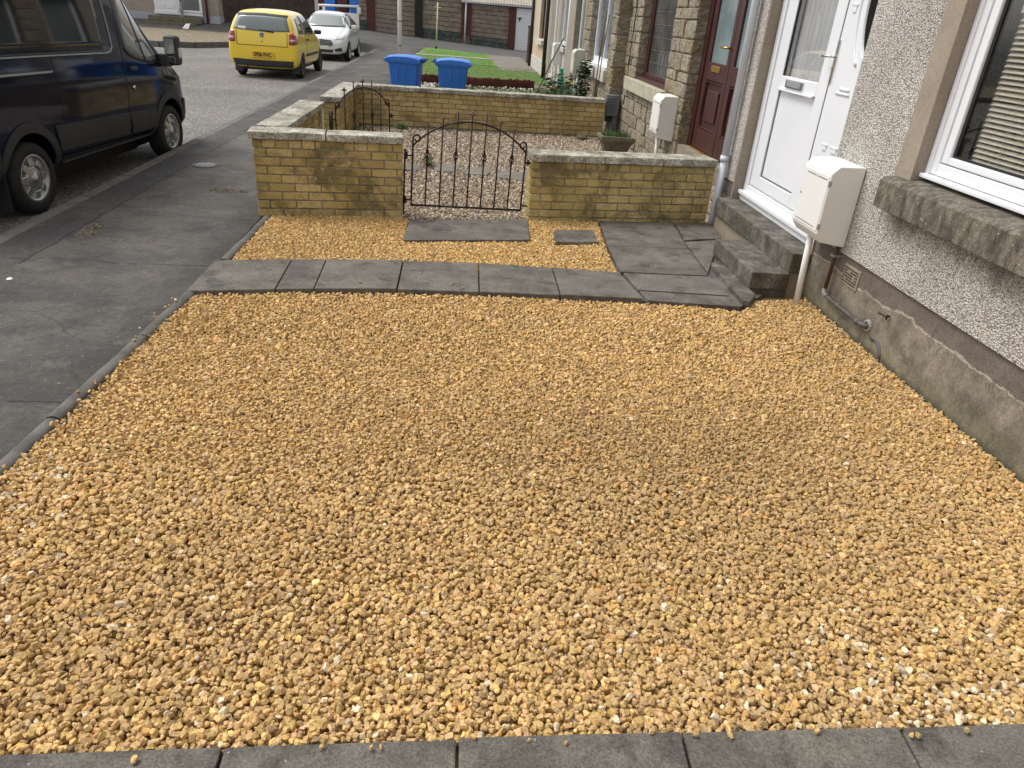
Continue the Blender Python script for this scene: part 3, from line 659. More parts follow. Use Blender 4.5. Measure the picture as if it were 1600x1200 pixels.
# ------------------------------------------------------------------ brick garden walls
BR = {}
def brick_mesh(L, T, v):
    key = (round(L/.004), round(T*1000), v)
    if key not in BR:
        m = MB().box(-L/2, L/2, -T/2, T/2, 0, .065)
        random.seed(hash(key) % 9999)
        me = to_mesh(m, 'brick', bevel=.005, seg=1)
        for q in me.vertices: q.co += Vector((random.uniform(-1,1), random.uniform(-1,1), random.uniform(-1,1)))*.0016
        BR[key] = me
    return BR[key]
def brick_wall(name, label, x, y, ang, L, T, courses, z0, mat, cop, ztop, header_from=None, ov=.034, ov_ends=(.03,.0)):
    root = thing(name, label, 'garden wall', (x, y, 0), ang)
    rs = random.Random(sum(map(ord,label)))
    top = z0+courses*.075
    link('mortar_core', to_mesh(MB().box(.006, L-.006, .007, T-.007, z0-.25, top), 'mortar_core'), 'mortar', root)
    for k in range(courses):
        hdr = k == courses-1
        ln = .1015 if hdr else .215
        u = -(.1125 if k % 2 else 0) if not hdr else -.03
        while u < L-.001:
            a, b = max(u, 0), min(u+ln, L)
            if L-b < .045: b = L
            if b-a > .03:
                me = brick_mesh(b-a, T, rs.randrange(4))
                o = link('brick', me, mat, root, ((a+b)/2, T/2+rs.uniform(-.002,.002), z0+k*.075+.005+rs.uniform(-.001,.001)), rs.uniform(-.004,.004))
            u = (b if b == L else u+ln)+.0105
    a = 0
    for i, b in enumerate(cop):
        m = MB().box(a+.004-(ov_ends[0] if i == 0 else 0), b-.004+(ov_ends[1] if i == len(cop)-1 else 0), -ov, T+ov, top+.004, ztop)
        me = to_mesh(m, 'coping_stone', bevel=.013, cuts=2, rough=.006, rscale=7)
        link('coping_stone', me, 'coping_concrete', root, (0,0,rs.uniform(-.003,.003))); a = b
    return root
WA = R(7.219)
brick_wall('brick_garden_wall', 'mossy buff brick wall left of the iron gate, at the pavement corner', -1.759, 6.549, WA, 1.288, .215, 9, .0, 'brick_buff', [.62,1.288], .742, ov_ends=(.03,.012))
brick_wall('brick_garden_wall', 'low buff brick wall right of the iron gate, ending at the downpipe', .712, 6.862, WA, 1.862, .215, 8, -.037, 'brick_clean', [.70,1.30,1.862], .638, ov_ends=(.012,.0))
brick_wall('brick_garden_wall', 'long buff brick wall across the back of the pale gravel garden', -1.604, 12.307, R(3.086), 4.054, .2, 7, .018, 'brick_clean', [1.0,2.0,3.0,4.054], .612, ov_ends=(.0,.0))
brick_wall('brick_garden_wall', 'short brick wall along the pavement with a pale worn coping, nearest the corner', -1.545, 6.80, R(90), 2.0, .215, 9, .0, 'brick_clean', [1.0,2.0], .742, ov_ends=(-.03,.03))
brick_wall('brick_garden_wall', 'short brick wall along the pavement beyond the open gate', -1.60, 10.40, R(90), 1.93, .215, 7, .018, 'brick_clean', [.95,1.93], .615, ov_ends=(.03,.17))

# ------------------------------------------------------------------ wrought iron gates
def make_gate(name, label, x, y, ang, n, width, tilt, posts=True):
    root = thing(name, label, 'gate', (x, y, 0), ang); root.rotation_euler = (0, tilt, ang)
    def part(nm, mb, mat='wrought_iron', parent=root): return link(nm, to_mesh(mb, nm, smooth=True, fixn=True), mat, parent)
    z0, zs, za = .115, .652, .892
    gap = width/(n+1); rb = .0074
    hw = width/2; rise = za-zs; rad = (hw*hw+rise*rise)/(2*rise)
    def arch(u): return za-rad+math.sqrt(max(0, rad*rad-(u-hw)**2))
    part('bottom_rail', MB().box(-.006, width+.006, -.006, .006, z0-.01, z0+.008))
    part('arch_rail', MB().tube([(width*i/24, 0, arch(width*i/24)) for i in range(25)], .0085, 8))
    for sgn, u0 in ((1, 0), (-1, width)):      # stile that curls over into a scroll
        pts = [(u0, 0, z0), (u0, 0, .45), (u0, 0, .70)]
        for k in range(1, 20):
            t = k/19; a = math.pi-t*math.pi*1.95; r = .036*(1-.55*t)
            pts.append((u0+sgn*(.036+r*math.cos(a)), 0, .715+r*math.sin(a)*1.1))
        part('stile', MB().tube(pts, .0085, 8))
    bars = [gap*(i+1) for i in range(n)]
    for i, u in enumerate(bars):
        mid = abs(i-(n-1)/2); fin = (i % 2 == 1) if n == 7 else (i % 2 == 0)
        zt = arch(u)+(.095 if not fin else .052)
        part('bar', MB().tube([(u,0,z0),(u,0,zt)], rb, 6))
        if fin:      # leaf finial: spear with two curling side leaves
            m = MB().tube([(u,0,zt-.005),(u,0,zt+.012),(u,0,zt+.028),(u,0,zt+.055)], [.007,.016,.012,.002], 6)
            for s in (-1,1): m.tube([(u,0,zt+.002),(u+s*.016,.002,zt+.022),(u+s*.028,.003,zt+.016),(u+s*.031,.003,zt+.004)], [.008,.009,.008,.002], 5)
            part('finial', m, 'timber_weathered')
        else:        # twisted basket
            m = MB()
            for q in range(4):
                m.tube([(u+.021*math.sin(math.pi*t/8)*math.cos(q*math.pi/2+t*.42), .021*math.sin(math.pi*t/8)*math.sin(q*math.pi/2+t*.42), .535+.0125*t) for t in range(9)], .0046, 5)
            m.tube([(u,0,.52),(u,0,.545)], .0095, 6); m.tube([(u,0,.63),(u,0,.655)], .0095, 6)
            part('basket', m)
    part('latch', MB().box(width-.005, width+.06, -.005, .005, .555, .575).box(width+.02, width+.035, -.012, .012, .54, .595))
    for z in (.16, .565): part('hinge', MB().tube([(-.055,0,z),(0,0,z)], .007, 6).tube([(-.055,0,z-.03),(-.055,0,z+.03)], .011, 8))
    if posts:
        part('post', MB().box(-.078,-.062,-.012,.012,.02,.62)); part('post', MB().box(width+.068,width+.082,-.012,.012,.0,.59))
        part('latch', MB().box(width-.005,width+.07,-.005,.005,.15,.165))
    else: part('post', MB().box(-.078,-.05,-.02,.02,.0,.66))
    return root
c, s = math.cos(WA), math.sin(WA)
make_gate('iron_gate', 'arched black wrought iron gate closed between the two front brick walls', -.415+.0*c, 6.80, WA, 7, 1.058, R(1.7))
make_gate('iron_gate', 'smaller arched iron gate standing open by the pavement wall', -1.385, 8.74, R(46), 5, .80, 0, False)

# ------------------------------------------------------------------ houses: helpers
def facade(mb, X, ys, zs, holes, depth=.1, back=6.0, ends=True):
    """front sheet facing the street at X with openings (y0,y1,z0,z1) and their reveals"""
    ys = sorted(set(ys+[h[i] for h in holes for i in (0,1)])); zs = sorted(set(zs+[h[i] for h in holes for i in (2,3)]))
    for i in range(len(ys)-1):
        for j in range(len(zs)-1):
            cy, cz = (ys[i]+ys[i+1])/2, (zs[j]+zs[j+1])/2
            if any(h[0] < cy < h[1] and h[2] < cz < h[3] for h in holes): continue
            mb.add([(X,ys[i],zs[j]),(X,ys[i+1],zs[j]),(X,ys[i+1],zs[j+1]),(X,ys[i],zs[j+1])], [(0,3,2,1)])
    lo, hi = zs[0], zs[-1]
    for y0,y1,z0,z1 in holes:
        D = X+depth; fs = [(1,2,6,5),(3,0,4,7)]
        if z0 > lo: fs.append((0,1,5,4))
        if z1 < hi: fs.append((2,3,7,6))
        mb.add([(X,y0,z0),(X,y1,z0),(X,y1,z1),(X,y0,z1),(D,y0,z0),(D,y1,z0),(D,y1,z1),(D,y0,z1)], fs)
    y0, y1 = ys[0], ys[-1]; B = X+back if ends else X+depth
    for z, up in ((lo, 0), (hi, 1)):
        for i in range(len(ys)-1):
            cy = (ys[i]+ys[i+1])/2
            if any(h[0] < cy < h[1] and (h[2] <= lo if not up else h[3] >= hi) for h in holes): continue
            mb.add([(X,ys[i],z),(X,ys[i+1],z),(B,ys[i+1],z),(B,ys[i],z)], [(0,1,2,3)])
    q = [(X,y0,lo),(X,y1,lo),(X,y1,hi),(X,y0,hi),(B,y0,lo),(B,y1,lo),(B,y1,hi),(B,y0,hi)]
    mb.add(q, [(0,3,7,4),(1,5,6,2)] + ([(4,7,6,5)] if ends else []))
    return mb
def roof(root, X, y0, y1, z, back=6.0):
    prof = [(X-.25,z),(X-.25,z+.12),(X+back/2,z+2.3),(X+back+.2,z+.12),(X+back+.2,z)]
    m = MB(); n = len(prof); m.add([(a,y0,b) for a,b in prof]+[(a,y1,b) for a,b in prof], [tuple(range(n)), tuple(range(n,2*n))[::-1]]+[(i,(i+1)%n,n+(i+1)%n,n+i) for i in range(n)])
    obj('roof', m, 'roof_tile', root)

# ------------------------------------------------------------------ near house: pebbledash
XW = 2.677
h1 = thing('terraced_house', 'nearest terraced house, grey pebbledash above a cement plinth, white double door', 'house', (4.5, 2, 0))
m = MB(); facade(m, XW, [-4,7.215], [.475,5.2], [(1.9,4.31,1.0,2.5),(5.055,6.868,.475,2.47)], .13); obj('pebbledash_wall', m, 'pebbledash', h1, fixn=False)
m = MB(); facade(m, XW+.016, [-4,5.055,6.868,7.21], [-.3,.474], [(5.055,6.868,.30,.474)], .15, ends=False); obj('plinth', m, 'plinth_cement', h1, fixn=False)
roof(h1, XW, -4.1, 7.2, 5.2)
m = MB().box(XW-.003, 2.80, 4.135, 4.311, 1.04, 2.5); obj('window_surround', m, 'smooth_render', h1, bevel=.006, cuts=2, rough=.003, rscale=3)
obj('window_surround', MB().box(XW-.003, 2.80, 1.8, 4.134, 2.36, 2.5), 'smooth_render', h1)
obj('door_surround', MB().box(XW+.002, 2.80, 6.846, 6.869, .33, 2.47), 'smooth_render', h1, cuts=2, rough=.003, rscale=4)
obj('door_surround', MB().box(XW+.002, 2.80, 5.05, 5.062, .33, 2.47), 'smooth_render', h1)
# stone window sill
prof = [(2.575,.885),(2.575,1.045),(2.60,1.062),(2.80,1.085),(2.80,.885)]
m = MB(); n = 5; yy = [1.7+(4.277-1.7)*i/14 for i in range(15)]
m.add([(a,y,b) for y in yy for a,b in prof], [(i*n+j,i*n+(j+1)%n,(i+1)*n+(j+1)%n,(i+1)*n+j) for i in range(14) for j in range(n)]+[(0,1,2,3,4),tuple(14*n+j for j in (4,3,2,1,0))])
obj('stone_sill', m, 'weathered_sill', h1, bevel=.006, rough=.0012, rscale=9, smooth=False)
# window
win = bpy.data.objects.new('window', None); COL.objects.link(win); win.parent = h1
def sub(nm, mb, mat, par, **kw): return obj(nm, mb, mat, par, **kw)
FX = 2.757
sub('frame', MB().box(FX,2.83,4.05,4.118,1.125,2.36).box(FX,2.83,1.95,4.0495,1.125,1.19).box(FX,2.83,1.93,1.9495,1.125,2.36), 'upvc_white', win, bevel=.006)
sub('frame', MB().box(FX-.012,2.82,4.098,4.1335,1.10,2.36), 'upvc_white', win, bevel=.004)
sub('sash', MB().box(FX+.008,2.82,3.985,4.0465,1.195,2.36).box(FX+.008,2.82,1.96,3.984,1.195,1.235), 'upvc_white', win, bevel=.01, seg=3)
sub('gasket', MB().box(FX+.026,2.80,3.962,3.9845,1.236,2.36).box(FX+.026,2.80,1.96,3.9615,1.2355,1.247), 'rubber_black', win)
sub('window_cill', MB().box(2.715,2.85,1.9,4.132,1.098,1.122), 'upvc_white', win, bevel=.006)
sub('pane', MB().box(2.79,2.796,1.96,3.962,1.247,2.36), 'window_glass', win)
sub('inner_reveal', MB().box(2.90,3.06,3.95,3.99,1.15,2.4).box(2.885,3.06,1.8,3.949,1.12,1.19), 'render_grey', win)
bl = thing('venetian_blind', 'cream venetian blind half closed behind the nearest window', 'blind', (2.862, 2.995, 1.23))
def slat_mesh():
    m = MB(); L = .93; k = 5; prof = [(.0125*math.cos(R(38))*t+.002*(1-t*t)*.7, .0125*math.sin(R(38))*t*1.0+.0022*(1-t*t)) for t in (-1,-.5,0,.5,1)]
    vs = [(a,s*L,b) for s in (-1,1) for a,b in prof]+[(a,s*L,b-.0012) for s in (-1,1) for a,b in prof]
    fs = [(j,j+1,k+j+1,k+j) for j in range(k-1)]+[(2*k+j,3*k+j,3*k+j+1,2*k+j+1) for j in range(k-1)]
    m.add(vs, fs); return to_mesh(m, 'slat', smooth=True)
sm_ = slat_mesh()
for i in range(27): link('slat', sm_, 'blind_slat', bl, (0, 0, .01+i*.0268))
obj('bottom_rail', MB().box(-.013,.013,-.93,.93,-.012,.002), 'blind_slat', bl, local=True); obj('head_rail', MB().box(-.02,.02,-.93,.93,.735,.775), 'blind_slat', bl, local=True)
for y in (-.75,.0,.72): obj('cord', MB().tube([(-.014,y,0),(-.014,y,.74)], .0012, 5), 'cord', bl, local=True)
obj('pull_cord', MB().tube([(-.022,.60,.74),(-.024,.60,.4),(-.022,.605,.12)], .0014, 5), 'cord', bl, local=True)
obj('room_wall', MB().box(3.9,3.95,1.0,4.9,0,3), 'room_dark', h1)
# white double door
DX = 2.775
dr = bpy.data.objects.new('front_door', None); COL.objects.link(dr); dr.parent = h1; dr['label'] = 'white plastic double door, glazed leaf with net curtain and letterbox beside a moulded leaf'
sub('frame', MB().box(DX,2.86,6.745,6.838,.425,2.46).box(DX,2.86,5.66,5.71,.425,2.46).box(DX,2.86,5.711,6.744,2.38,2.46).box(DX,2.86,5.711,6.744,.425,.485), 'upvc_white', dr, bevel=.006)
sub('sash', MB().box(DX+.012,2.85,6.55,6.738,.492,2.375).box(DX+.012,2.85,5.716,5.84,.492,2.375).box(DX+.012,2.85,5.8405,6.5495,.492,.602).box(DX+.012,2.85,5.8405,6.5495,1.36,1.462), 'upvc_white', dr, bevel=.009, seg=3)
sub('lower_panel', MB().box(DX+.03,2.84,5.85,6.54,.612,1.352), 'upvc_white', dr, bevel=.002)
sub('gasket', MB().box(DX+.022,2.838,6.537,6.552,.605,1.358).box(DX+.022,2.838,5.838,6.536,.602,.608), 'grey_plastic', dr)
sub('drip_bar', MB().box(DX-.008,DX+.012,5.86,6.56,1.348,1.362), 'upvc_white', dr, bevel=.003)
sub('pane', MB().box(DX+.035,DX+.041,5.841,6.549,1.4625,2.375), 'window_glass', dr)
sub('gasket', MB().box(DX+.02,DX+.036,6.535,6.5495,1.463,2.375), 'rubber_black', dr)
sub('letterbox', MB().box(DX-.002,DX+.014,6.08,6.42,1.378,1.446), 'chrome', dr, bevel=.006)
sub('letter_flap', MB().box(DX-.007,DX-.001,6.115,6.385,1.39,1.436), 'steel_grey', dr, bevel=.004)
m = MB(); m.grid([[(2.868+.014*math.sin(t*1.05)+.007*math.sin(t*2.3+z), 5.72+.9*t/60, z) for t in range(61)] for z in (.4,1.0,1.6,2.4)])
cu = obj('net_curtain', m, 'curtain', None, label='pale grey net curtain hanging behind the white door glass', cat='curtain', smooth=True, fixn=False)
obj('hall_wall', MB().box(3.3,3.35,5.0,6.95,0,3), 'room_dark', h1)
sub('door_gap', MB().box(DX+.006,2.86,5.648,5.6595,.43,2.45), 'upvc_shadow_gap', dr)
sub('moulded_leaf', MB().box(DX+.004,2.86,5.064,5.6475,.43,2.46), 'upvc_white', dr, bevel=.005)
def bead(nm, pts, r=.011): sub(nm, MB().tube(pts, r, 8), 'upvc_white', dr, smooth=True)
OC = (5.13, 2.03); 
m = MB(); m.add([(DX-.001, OC[0]+.215*math.cos(2*math.pi*t/32), OC[1]+.385*math.sin(2*math.pi*t/32)) for t in range(32) if OC[0]+.215*math.cos(2*math.pi*t/32) > 5.06], [])
oval = [(OC[0]+.215*math.cos(2*math.pi*t/40), OC[1]+.385*math.sin(2*math.pi*t/40)) for t in range(40)]; oval = [(max(a,5.07), min(b,2.44)) for a,b in oval]
m = MB(); m.add([(DX+.0015,a,b) for a,b in oval]+[(DX+.005,a,b) for a,b in oval], [tuple(range(40)),tuple(range(40,80))[::-1]]+[(i,(i+1)%40,40+(i+1)%40,40+i) for i in range(40)]); sub('oval_pane', m, 'dark_glass', dr)
bead('moulding', [(DX+.002, max(5.07,OC[0]+.235*math.cos(a)), OC[1]+.41*math.sin(a)) for a in [R(-92+3*k) for k in range(55)]], .014)
bead('moulding', [(DX+.002, max(5.07,OC[0]+.33*math.cos(a)), OC[1]+.50*math.sin(a)) for a in [R(-55+3*k) for k in range(30)]], .012)
for y0,y1,z in ((5.31,5.46,1.455),(5.30,5.50,1.425),(5.42,5.50,1.06),(5.26,5.36,1.06),(5.50,5.57,2.0)): bead('moulding', [(DX+.003,y0,z),(DX+.003,y1,z)], .010)
for y0,y1,z0,z1 in ((5.43,5.49,1.02,1.06),(5.27,5.35,1.02,1.06),(5.51,5.56,1.95,2.0)): sub('moulding', MB().box(DX-.004,DX+.01,y0,y1,z0,z1), 'upvc_white', dr, bevel=.008)
for y in (5.56,5.50,5.44,5.38,5.32): sub('groove', MB().box(DX+.0015,DX+.006,y-.002,y+.002,.47,.98), 'upvc_shadow_gap' if 0 else 'pipe_white', dr)
sub('handle_plate', MB().box(DX-.008,DX+.006,5.618,5.646,1.475,1.775), 'chrome', dr, bevel=.005)
hd = sub('lever', MB().tube([(DX-.008,5.632,1.66),(DX-.05,5.632,1.66),(DX-.055,5.70,1.658),(DX-.05,5.755,1.655)], .009, 8), 'chrome', dr, smooth=True)
sub('keyhole', MB().tube([(DX-.008,5.632,1.58),(DX-.014,5.632,1.58)], .009, 8), 'brass', dr)
sub('door_cill', MB().box(2.728,2.86,5.064,6.842,.388,.4245), 'upvc_white', dr, bevel=.008); sub('base_board', MB().box(2.755,2.86,5.064,6.842,.333,.387), 'upvc_white', dr, bevel=.003)

# air brick, gas pipe, hook, hole at the plinth
ab = obj('air_brick', MB().box(2.684,2.70,4.355,4.565,.292,.425), 'air_brick', h1, bevel=.004, rough=.002, rscale=20)
m = MB()
for r_ in range(6):
    for q in range(9):
        if random.random() < .88: m.box(2.6815,2.69,4.375+q*.0205,4.386+q*.0205,.308+r_*.0185,.318+r_*.0185)
obj('vent_hole', m, 'dark_slot', ab)['kind'] = 'stuff'
gp = thing('gas_pipe', 'brown and grey gas pipe dropping from the cream meter box along the plinth', 'pipe', (2.655, 4.4, .14))
obj('riser', MB().tube([(2.655,4.665,.56),(2.655,4.672,.40),(2.655,4.68,.18)], .0135, 10), 'pipe_brown', gp, smooth=True)
obj('bracket', MB().box(2.63,2.69,4.645,4.69,.435,.45), 'steel_grey', gp)
obj('elbow', MB().tube([(2.655,4.68,.195),(2.655,4.68,.168),(2.655,4.665,.155),(2.655,4.635,.152)], .0175, 10), 'cement_blob', gp, smooth=True)
obj('horizontal_run', MB().tube([(2.655,4.66,.153),(2.655,4.2,.147)], .013, 10).tube([(2.655,4.47,.151),(2.655,4.44,.151)], .017, 10), 'pipe_grey', gp, smooth=True)
obj('union', MB().tube([(2.655,4.21,.147),(2.655,4.165,.147)], .02, 10).tube([(2.655,4.165,.147),(2.668,4.12,.147),(2.70,4.10,.147)], .016, 10), 'pipe_grey', gp, smooth=True)
m = MB().lathe([(.005,-.012),(.045,-.008),(.04,.006),(.03,.009),(.027,.001)], 14, Matrix.Translation((2.69,4.115,.15)) @ Matrix.Rotation(R(-90),4,'Y')); obj('cement_collar', m, 'cement_blob', h1, rough=.008, rscale=25, cuts=1)
m = MB().tube([(2.694,4.075,.115),(2.692,4.03,.10),(2.694,3.985,.105),(2.692,3.94,.088),(2.693,3.905,.05),(2.695,3.885,.01)], [.012,.016,.013,.015,.012,.008], 8); obj('broken_render_rim', m, 'pipe_grey', h1, rough=.006, rscale=30, smooth=True)
m = MB().tube([(2.70,3.93,.29),(2.665,3.93,.288)], .006, 6).tube([(2.668,3.925,.288),(2.666,3.985,.283),(2.672,4.02,.275)], .0055, 6).tube([(2.666,3.918,.275),(2.666,3.918,.305)], .007, 6); obj('wall_hook', m, 'wrought_iron', None, label='small rusty iron hook fixed in the cement plinth', cat='hook', smooth=True)

# cream meter box with its pole
def meter_box(label, y0, X, z0, mat, s=1.0, pole=True, group='meter boxes on the house fronts', pole_to=.0):
    y1 = y0+.40*s; F = X-.227*s; H = .535*s
    t = thing('meter_box', label, 'meter box', (X-.1, (y0+y1)/2, z0), group=group)
    prof = [(F,z0+.085*s),(F,z0+H-.052*s),(F+.045*s,z0+H-.004),(X-.004,z0+H),(X-.004,z0),(F+.04*s,z0+.028*s)]
    m = MB(); n = 6; m.add([(a,y0,b) for a,b in prof]+[(a,y1,b) for a,b in prof], [tuple(range(n)),tuple(range(n,2*n))[::-1]]+[(i,(i+1)%n,n+(i+1)%n,n+i) for i in range(n)])
    obj('body', m, mat, t, bevel=.007, seg=3)
    obj('door', MB().box(F-.005,F+.004,y0+.012*s,y1-.02*s,z0+.10*s,z0+H-.068*s), mat, t, bevel=.003)
    obj('slot', MB().box(F-.006,F-.0035,y0+.035*s,y0+.17*s,z0+H-.098*s,z0+H-.092*s), 'grey_plastic', t); obj('slot', MB().box(F-.006,F-.0035,y0+.19*s,y0+.33*s,z0+H-.098*s,z0+H-.092*s), 'grey_plastic', t)
    obj('slot', MB().box(F-.006,F-.0035,y0+.05*s,y1-.05*s,z0+.118*s,z0+.123*s), 'grey_plastic', t)
    for z in (z0+.135*s, z0+H-.115*s): obj('hinge', MB().box(F-.004,F+.012,y0-.004,y0+.012,z-.018*s,z+.018*s), 'steel_grey', t)
    obj('lock', MB().tube([(F-.008,y1-.045*s,z0+.29*s),(F-.003,y1-.045*s,z0+.29*s)], .007*s, 8), 'grey_plastic', t)
    if pole: obj('pole', MB().tube([(F+.085*s,(y0+y1)/2+.03,z0+.03),(F+.12*s,(y0+y1)/2+.045,pole_to-.03)], .0225*s, 12), mat, t, smooth=True)
    return t
meter_box('cream metal meter box on a pole beside the white front door', 4.62, XW, .512, 'cream_enamel')
# doorsteps
ds = thing('door_steps', 'two worn dark stone steps up to the white front door', 'steps', (2.5, 5.7, 0))
obj('upper_step', MB().box(2.538,2.79,5.045,6.868,.175,.331), 'step_concrete', ds, bevel=.010, cuts=2, rough=.0022, rscale=5)
obj('lower_step', MB().box(2.252,2.55,5.03,5.925,.045,.178), 'step_concrete', ds, bevel=.010, cuts=2, rough=.0022, rscale=5)
obj('rendered_base', MB().box(2.568,2.70,5.07,6.86,-.1,.174), 'air_brick', ds, cuts=3, rough=.008, rscale=8)
obj('base_block', MB().box(2.264,2.555,5.05,5.915,-.1,.044), 'step_concrete', ds, cuts=2, rough=.006)
obj('footing', MB().prism([(2.135,5.56),(2.155,5.64),(2.263,5.58),(2.263,4.90),(2.17,4.76),(2.12,4.78)], -.1, .047), 'step_concrete', ds, bevel=.008, cuts=3, rough=.008, rscale=14)
# downpipe
dp = thing('downpipe', 'pale grey-white round downpipe between the pebbledash house and the mahogany door', 'downpipe', (2.62, 7.07, 0))
obj('pipe', MB().tube([(2.622,7.075,.66),(2.622,7.07,2.5),(2.622,7.07,5.2)], .0365, 16), 'pipe_white', dp, smooth=True)
obj('lower_pipe', MB().tube([(2.612,7.055,-.03),(2.616,7.06,.3),(2.622,7.075,.68)], .034, 16), 'pipe_white', dp, smooth=True)
obj('collar', MB().tube([(2.622,7.075,.63),(2.622,7.075,.685)], .043, 16), 'pipe_white', dp, smooth=True)
obj('bracket', MB().box(2.62,2.68,7.045,7.1,.70,.72), 'pipe_white', dp)


# ------------------------------------------------------------------ rubble stone houses
STV = []
for k in range(9):
    m = MB().box(-.5,.5,-.5,.5,-.5,.5); me = to_mesh(m, 'stone', bevel=.07, seg=1, cuts=1); random.seed(k+50)
    for q in me.vertices: q.co += mnoise.noise_vector(q.co*2.2+Vector((k*7,0,0)))*.055+Vector([random.uniform(-.012,.012) for _ in range(3)])
    STV.append(me)
def rubble(root, X, y0, y1, z0, z1, holes, rs, hmin=.14, hmax=.29, wmin=.17, wmax=.42):
    z = z0
    while z < z1-.05:
        h = min(rs.uniform(hmin, hmax), z1-z); segs = [(y0,y1,0,0)]
        for a,b,c,d in holes:
            if z+h*.5 > c and z+h*.5 < d:
                new = []
                for s0,s1,l,r in segs:
                    if b <= s0 or a >= s1: new.append((s0,s1,l,r)); continue
                    if a > s0: new.append((s0,a,l,1))
                    if b < s1: new.append((b,s1,1,r))
                segs = new
        for s0,s1,l,r in segs:
            y = s0
            while y < s1-.02:
                wd = rs.uniform(wmin, wmax)
                if s1-(y+wd) < .14: wd = s1-y
                deep = (l and y == s0) or (r and y+wd >= s1-.001)
                d = .17 if deep else .06; pr = rs.uniform(-.004,.022) if not deep else .012
                o = link('stone', STV[rs.randrange(9)], 'sandstone', root)
                c = root.location; rot = rs.choice((0, math.pi)) if not deep else 0
                hh = h
                if rs.random() < .3 and h > .22 and not deep:      # two thin stones instead of one
                    f = rs.uniform(.4,.6); o2 = link('stone', STV[rs.randrange(9)], 'sandstone', root)
                    o2.location = (X-pr*.6+d/2-c.x, y+wd/2-c.y, z+h*(1+f)/2-c.z); o2.scale = (d, wd-.012, h*(1-f)-.012); hh = h*f
                o.location = (X-pr+d/2-c.x, y+wd/2-c.y, z+hh/2-c.z); o.scale = (d, wd-.012+(.02 if deep else 0), hh-.012); o.rotation_euler = (rs.uniform(-.02,.02), rot, rs.uniform(-.02,.02))
                y += wd
        z += h
XS = 2.752
h2 = thing('terraced_house', 'rubble sandstone house with mahogany door and leaded window, next to the pebbledash house', 'house', (4.5, 10, 0))
H2 = [(7.36,9.20,.46,2.5),(10.15,11.99,.99,2.5)]
m = MB(); facade(m, XS+.012, [7.225,12.84], [-.3,5.3], H2, .17); obj('wall', m, 'stone_mortar', h2, fixn=False); roof(h2, XS, 7.21, 12.84, 5.3)
rubble(h2, XS, 7.30, 12.80, 0, 2.75, [(7.36,9.20,.3,2.5),(10.15,11.99,.80,2.5)], random.Random(4), .11, .25, .13, .36)
obj('stone_sill', MB().box(2.675,2.92,10.04,12.40,.805,.985), 'sill_stone', h2, bevel=.01, cuts=1, rough=.004)
w2 = bpy.data.objects.new('window', None); COL.objects.link(w2); w2.parent = h2
sub('frame', MB().box(2.875,2.94,11.85,11.985,1.04,2.5).box(2.875,2.94,10.15,10.26,1.04,2.5).box(2.875,2.94,10.2605,11.8495,1.04,1.10), 'mahogany', w2, bevel=.008)
sub('window_board', MB().box(2.765,2.93,10.15,12.02,.99,1.035), 'mahogany', w2, bevel=.008)
sub('pane', MB().box(2.91,2.915,10.26,11.85,1.10,2.5), 'leaded_glass', w2)
m = MB()
for i in range(8): m.box(2.905,2.911,10.42+i*.19,10.425+i*.19,1.10,2.5)
for i in range(8): m.box(2.9045,2.9105,10.26,11.85,1.25+i*.17,1.255+i*.17)
sub('lead_grid', m, 'grey_plastic', w2)
d2 = bpy.data.objects.new('front_door', None); COL.objects.link(d2); d2.parent = h2; d2['label'] = 'dark mahogany double door with frosted panes, brass letterbox and brass handle'
DX2 = 2.90
sub('frame', MB().box(DX2-.02,2.98,9.08,9.195,.46,2.5), 'mahogany', d2, bevel=.008); sub('frame', MB().box(DX2-.02,2.98,7.365,7.43,.46,2.5), 'mahogany', d2, bevel=.008)
for a, b in ((8.245,9.072),(7.438,8.23)):      # two leaves
    st_ = .13
    sub('leaf', MB().box(DX2,2.96,b-st_,b,.475,2.5).box(DX2,2.96,a,a+.09,.475,2.5).box(DX2,2.96,a+.0905,b-st_-.0005,.475,.70).box(DX2,2.96,a+.0905,b-st_-.0005,1.24,1.43), 'mahogany', d2, bevel=.006)
    sub('panel', MB().box(DX2+.03,2.95,a+.091,b-st_-.001,.70,1.24), 'mahogany', d2)
    yl, yh = a+.10, b-st_-.01
    sub('panel_moulding', MB().tube([(DX2+.018,yl,.715),(DX2+.018,yh,.715),(DX2+.018,yh,1.225),(DX2+.018,yl,1.225),(DX2+.018,yl,.715)], .016, 6), 'mahogany', d2)
    if b-a > .5: sub('raised_field', MB().box(DX2+.008,DX2+.031,yl+.09,yh-.09,.80,1.14), 'mahogany', d2, bevel=.02)
    sub('pane', MB().box(DX2+.025,DX2+.031,a+.09,b-st_,1.43,2.5), 'frosted_glass', d2)
sub('letterbox', MB().box(DX2-.012,DX2+.004,8.50,8.80,1.335,1.40), 'brass', d2, bevel=.005)
sub('handle', MB().tube([(DX2,8.29,1.60),(DX2-.05,8.29,1.60),(DX2-.05,8.46,1.602)], .011, 8), 'brass', d2, smooth=True)
sub('threshold', MB().box(2.80,2.98,7.37,9.30,.36,.455), 'mahogany', d2, bevel=.01); sub('sill_strip', MB().box(2.862,2.888,8.22,9.05,.457,.476), 'brass', d2)
meter_box('white metal meter box on the rubble sandstone wall beside the mahogany door', 9.385, XS, .452, 'white_enamel', pole_to=.0)
cb = obj('wall_cable', MB().tube([(2.735,12.45,3),(2.733,12.42,2.0),(2.732,12.47,1.4),(2.733,12.44,.9),(2.735,12.5,.55)], .008, 6), 'rubber_black', None, label='thin dark cable running down the sandstone wall near its far corner', cat='cable', smooth=True)
tr = thing('stone_planter', 'small flared stone planter with grass behind the right brick wall', 'planter', (2.24, 10.45, 0))
